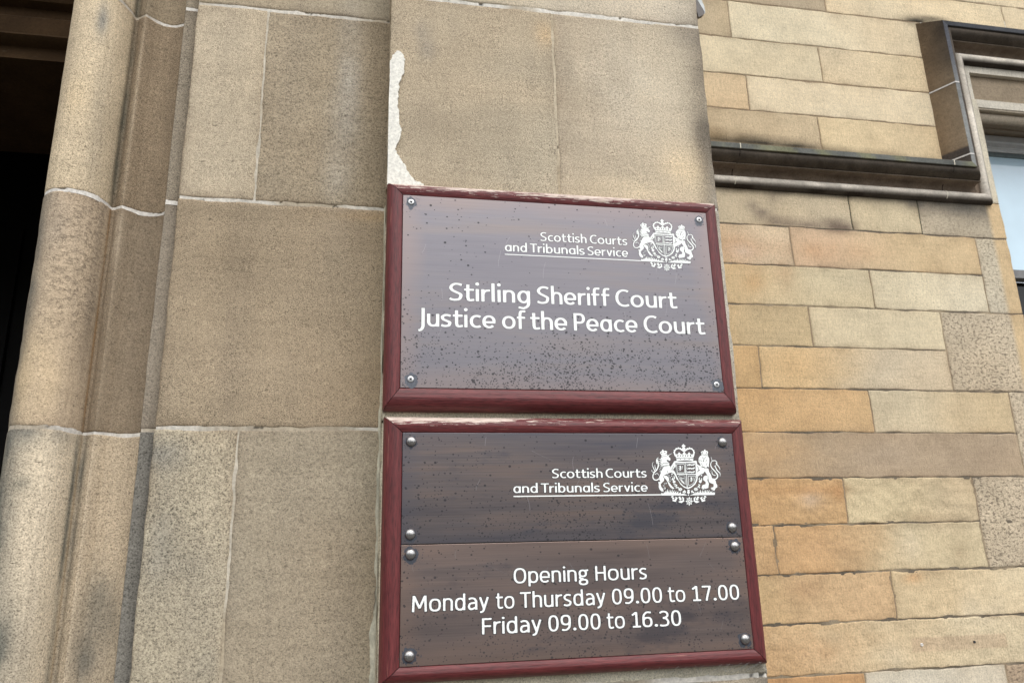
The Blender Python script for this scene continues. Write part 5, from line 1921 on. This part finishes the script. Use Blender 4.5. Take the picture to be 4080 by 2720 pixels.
frame(sg2, 0, F2[1] - F2[0], 0, F2[3] - F2[2], P2[0] - F2[0], F2[1] - P3[1], F2[3] - P2[3], P3[2] - F2[2], 0.0335, peel2, 640)
mb = Mb()
mb.box((0.01, -0.022, 0.01), (F2[1] - F2[0] - 0.01, -0.004, F2[3] - F2[2] - 0.01))
mb.build("backing_board", MAT_DARK, sg2)
pl2 = plaque(sg2, P2[0] - F2[0] + 0.0006, P3[1] - F2[0] - 0.0006, P2[2] - F2[2] + 0.0004, P2[3] - F2[2] - 0.0006, YP, MAT_PLAQUE_B, 16, 4)
pl3 = plaque(sg2, P3[0] - F2[0] + 0.0006, P3[1] - F2[0] - 0.0006, P3[2] - F2[2] + 0.0006, P3[3] - F2[2] + 0.0004, YP, MAT_PLAQUE_C, 12, 9)
pl2['label'] = "darker bronze plate with the royal arms, stained blue along its top"
pl3['label'] = "browner bronze plate lettered with the opening hours"
k3 = lambda a: 1600 + a * 0.59524
capL = cap_of(1642, 2372.6, 2436.9, YP)
put_text(pl3, [("Opening", k3(751), k3(1251)), ("Hours", k3(1299), k3(1643))], LO, (2373.8, 2311.9), capL * 0.97, YP, 0.0011)
put_text(pl3, [("Monday", k3(69), k3(586)), ("to", k3(632), k3(756)), ("Thursday", k3(794), k3(1368)), ("09.00", k3(1411), k3(1746)), ("to", k3(1786), k3(1901)), ("17.00", k3(1949), k3(2263))], LO, (1641.7, 2436.9), capL, YP, 0.0011)
put_text(pl3, [("Friday", k3(539), k3(939)), ("09.00", k3(984), k3(1334)), ("to", k3(1376), k3(1496)), ("16.30", k3(1544), k3(1874))], LO, (1921.4, 2525.6), capL, YP, 0.0011)
k4 = lambda a: 1480 + a * 0.71429
put_text(pl2, [("Scottish", k4(1008), k4(1290)), ("Courts", k4(1307), k4(1535))], UP, (2401.4, 1902.1), cap_of(2210, 1863, 1901, YP) * 0.96, YP, 0.0008)
put_text(pl2, [("and", k4(792), k4(928)), ("Tribunals", k4(946), k4(1274)), ("Service", k4(1294), k4(1542))], UP, (2365.7, 1959.3), cap_of(2210, 1863, 1901, YP) * 0.96, YP, 0.0008)
put_crest(pl2, at(2560 + 945 * CR_S, 1740 + 1205 * CR_S, YP))
put_rule(pl2, (2046, 1976.5), (2634, 1972), 0.0022, YP)



def stud(parent, loc):
    mb = Mb()
    r = 0.0104
    pr = [(r, 0.0), (r * 1.0, -0.0008)] + [(r * 0.985 * math.cos(t), -0.001 - 0.0068 * math.sin(t)) for t in np.radians(np.linspace(4, 88, 14))]
    lathe(mb, pr, 36)
    o = mb.build("stud", MAT_STUD, parent, 60)
    o.location = loc


for i, (px, py) in enumerate(((1639, 1757), (2882, 1760), (1635, 2127), (2921, 2100), (1636, 2207), (2931, 2175), (1631, 2614), (2973, 2546))):
    q = at(px, py, YP - 0.005)
    loc = (q[0] - F2[0], YP, q[2] - F2[2])
    stain_mesh("stud_stain", 0.0118 if i < 4 else 0.0135, 740 + i, sg2, loc, 0.15)
    stud(sg2, (loc[0], YP - 0.0001, loc[2]))

# wisps of cobweb hanging under the lower frame and on the upper rail
def cobweb(anchors, seed, label):
    rs = np.random.default_rng(seed)
    mb = Mb()
    for (a, b, sag) in anchors:
        t = np.linspace(0, 1, 14)
        p = np.outer(1 - t, a) + np.outer(t, b)
        p[:, 2] -= sag * 4 * t * (1 - t)
        p += rs.normal(0, 0.0004, p.shape)
        r = 0.00028
        ring = []
        for k in range(3):
            u = 2 * math.pi * k / 3
            ring.append(p + np.array([0.3 * r * math.cos(u), r * math.cos(u), r * math.sin(u)]))
        ring.append(ring[0])
        mb.grid(np.stack(ring, 0))
    ob = mb.build("cobweb", MAT_WEB)
    ob['label'] = label
    ob['category'] = "cobweb"
    return ob


rs = np.random.default_rng(5)
an = []
for k in range(26):
    x = 0.52 + 0.28 * rs.random()
    dx = rs.normal(0, 0.02)
    an.append(((x, -0.030 + 0.004 * rs.random(), 1.4275), (x + dx, -0.004, 1.411 - 0.006 * rs.random()), 0.003 * rs.random()))
cobweb(an, 5, "grey cobweb wisps under the bottom rail of the opening hours sign")

# ------------------------------------------------------------------ lamp housing peeping out behind the pier
YLm = 0.30
lamp = empty("wall_lamp", (0.83, 0.30, 3.3), "grey lamp housing half hidden behind the upper right edge of the pier", "lamp")
face_px = [(2776, -60), (2783, 69), (2800, 60), (2807, 54), (2808, 49), (2780, -2)]
fpx = [(2700, -200), (2783.5, 69), (2801, 61), (2807, 55), (2808, 48), (2776, -5), (2715, -130)]
fv = [at(x, y, YLm) - np.array([0.83, 0.30, 3.3]) for x, y in fpx]
fv[0][0] = max(fv[0][0], 0.0)
shell = [(2700, -200), (2783, 69.5), (2802, 61.5), (2809, 54), (2809.5, 44), (2806, 25), (2793, -5), (2740, -130)]
sv_ = [at(x, y, YLm + 0.03) - np.array([0.83, 0.30, 3.3]) for x, y in shell]
mb = Mb()
n = len(fv)
mb.add([q for q in fv] + [q + np.array([0, 0.012, 0]) for q in fv], [list(range(n))[::-1]] + [[i, (i + 1) % n, n + (i + 1) % n, n + i] for i in range(n)])
mb.build("lens", MAT_LAMPFACE, lamp)
mb = Mb()
n = len(sv_)
sv2 = [q + np.array([-0.01, 0.10, 0.03]) for q in sv_]
sv0 = [q + np.array([0, -0.0, 0]) for q in sv_]
mb.add(sv0 + sv2, [list(range(n))[::-1]] + [list(range(n, 2 * n))] + [[i, (i + 1) % n, n + (i + 1) % n, n + i] for i in range(n)])
mb.build("housing", MAT_LAMP, lamp)
mb = Mb()
mb.box((-0.02, 0.05, 0.06), (0.08, 0.09, 0.10))
mb.build("bracket", MAT_LAMP, lamp)

# ------------------------------------------------------------------ fixings left in the ashlar
q = at(3671, 2566, YR)
mb = Mb()
lathe(mb, [(0.0052, 0.004), (0.0054, -0.0035), (0.0046, -0.0042), (0.0022, -0.0040), (0.0020, 0.002)], 20)
o = mb.build("wall_plug", MAT_PLUG, None, 40)
o.location = (q[0], YR, q[2])
o['label'] = "white plastic plug left in the ashlar below the pale plate mark"
o['category'] = "wall plug"
q = at(3881, 2555, YR)
mb = Mb()
lathe(mb, [(0.0040, 0.004), (0.0042, -0.0035), (0.0034, -0.0044), (0.0010, -0.0046)], 18)
o = mb.build("wall_screw", MAT_GROOVE, None, 40)
o.location = (q[0], YR, q[2])
o['label'] = "dark screw end sticking out of the ashlar to the right of the white plug"
o['category'] = "screw"

# ------------------------------------------------------------------ ground, and an unseen dark hillside added to darken the bronze and stud reflections
mb = Mb()
g = 900.0
mb.add([(-g, -g, 0), (g, -g, 0), (g, g, 0), (-g, g, 0)], [(0, 1, 2, 3)], lin((110, 108, 104)))
gr_ = mb.build("ground", plain_mat("grey_paving", (0.13, 0.125, 0.115), 0.85, 0, 0.2, 3.0, 0.2))
gr_['kind'] = 'structure'
mb = Mb()
a = np.radians(np.linspace(180, 360, 140))
hgt = 13 + 8 * fbm(np.degrees(a) * 0.06, a * 0, 900, 5) * 2
P = np.stack([np.stack([70 * np.cos(a), 70 * np.sin(a), 0 * a], -1), np.stack([78 * np.cos(a), 78 * np.sin(a), hgt * 0.75], -1),
              np.stack([95 * np.cos(a), 95 * np.sin(a), hgt], -1), np.stack([160 * np.cos(a), 160 * np.sin(a), 0 * a - 1], -1)], 0)
mb.grid(P, lin((70, 74, 50)), flip=True)
hl = mb.build("reflection_hills", plain_mat("dark_reflection_hillside", (0.035, 0.042, 0.022), 0.95, 0, 0.1, 0.35, 0.5))
hl['kind'] = 'structure'
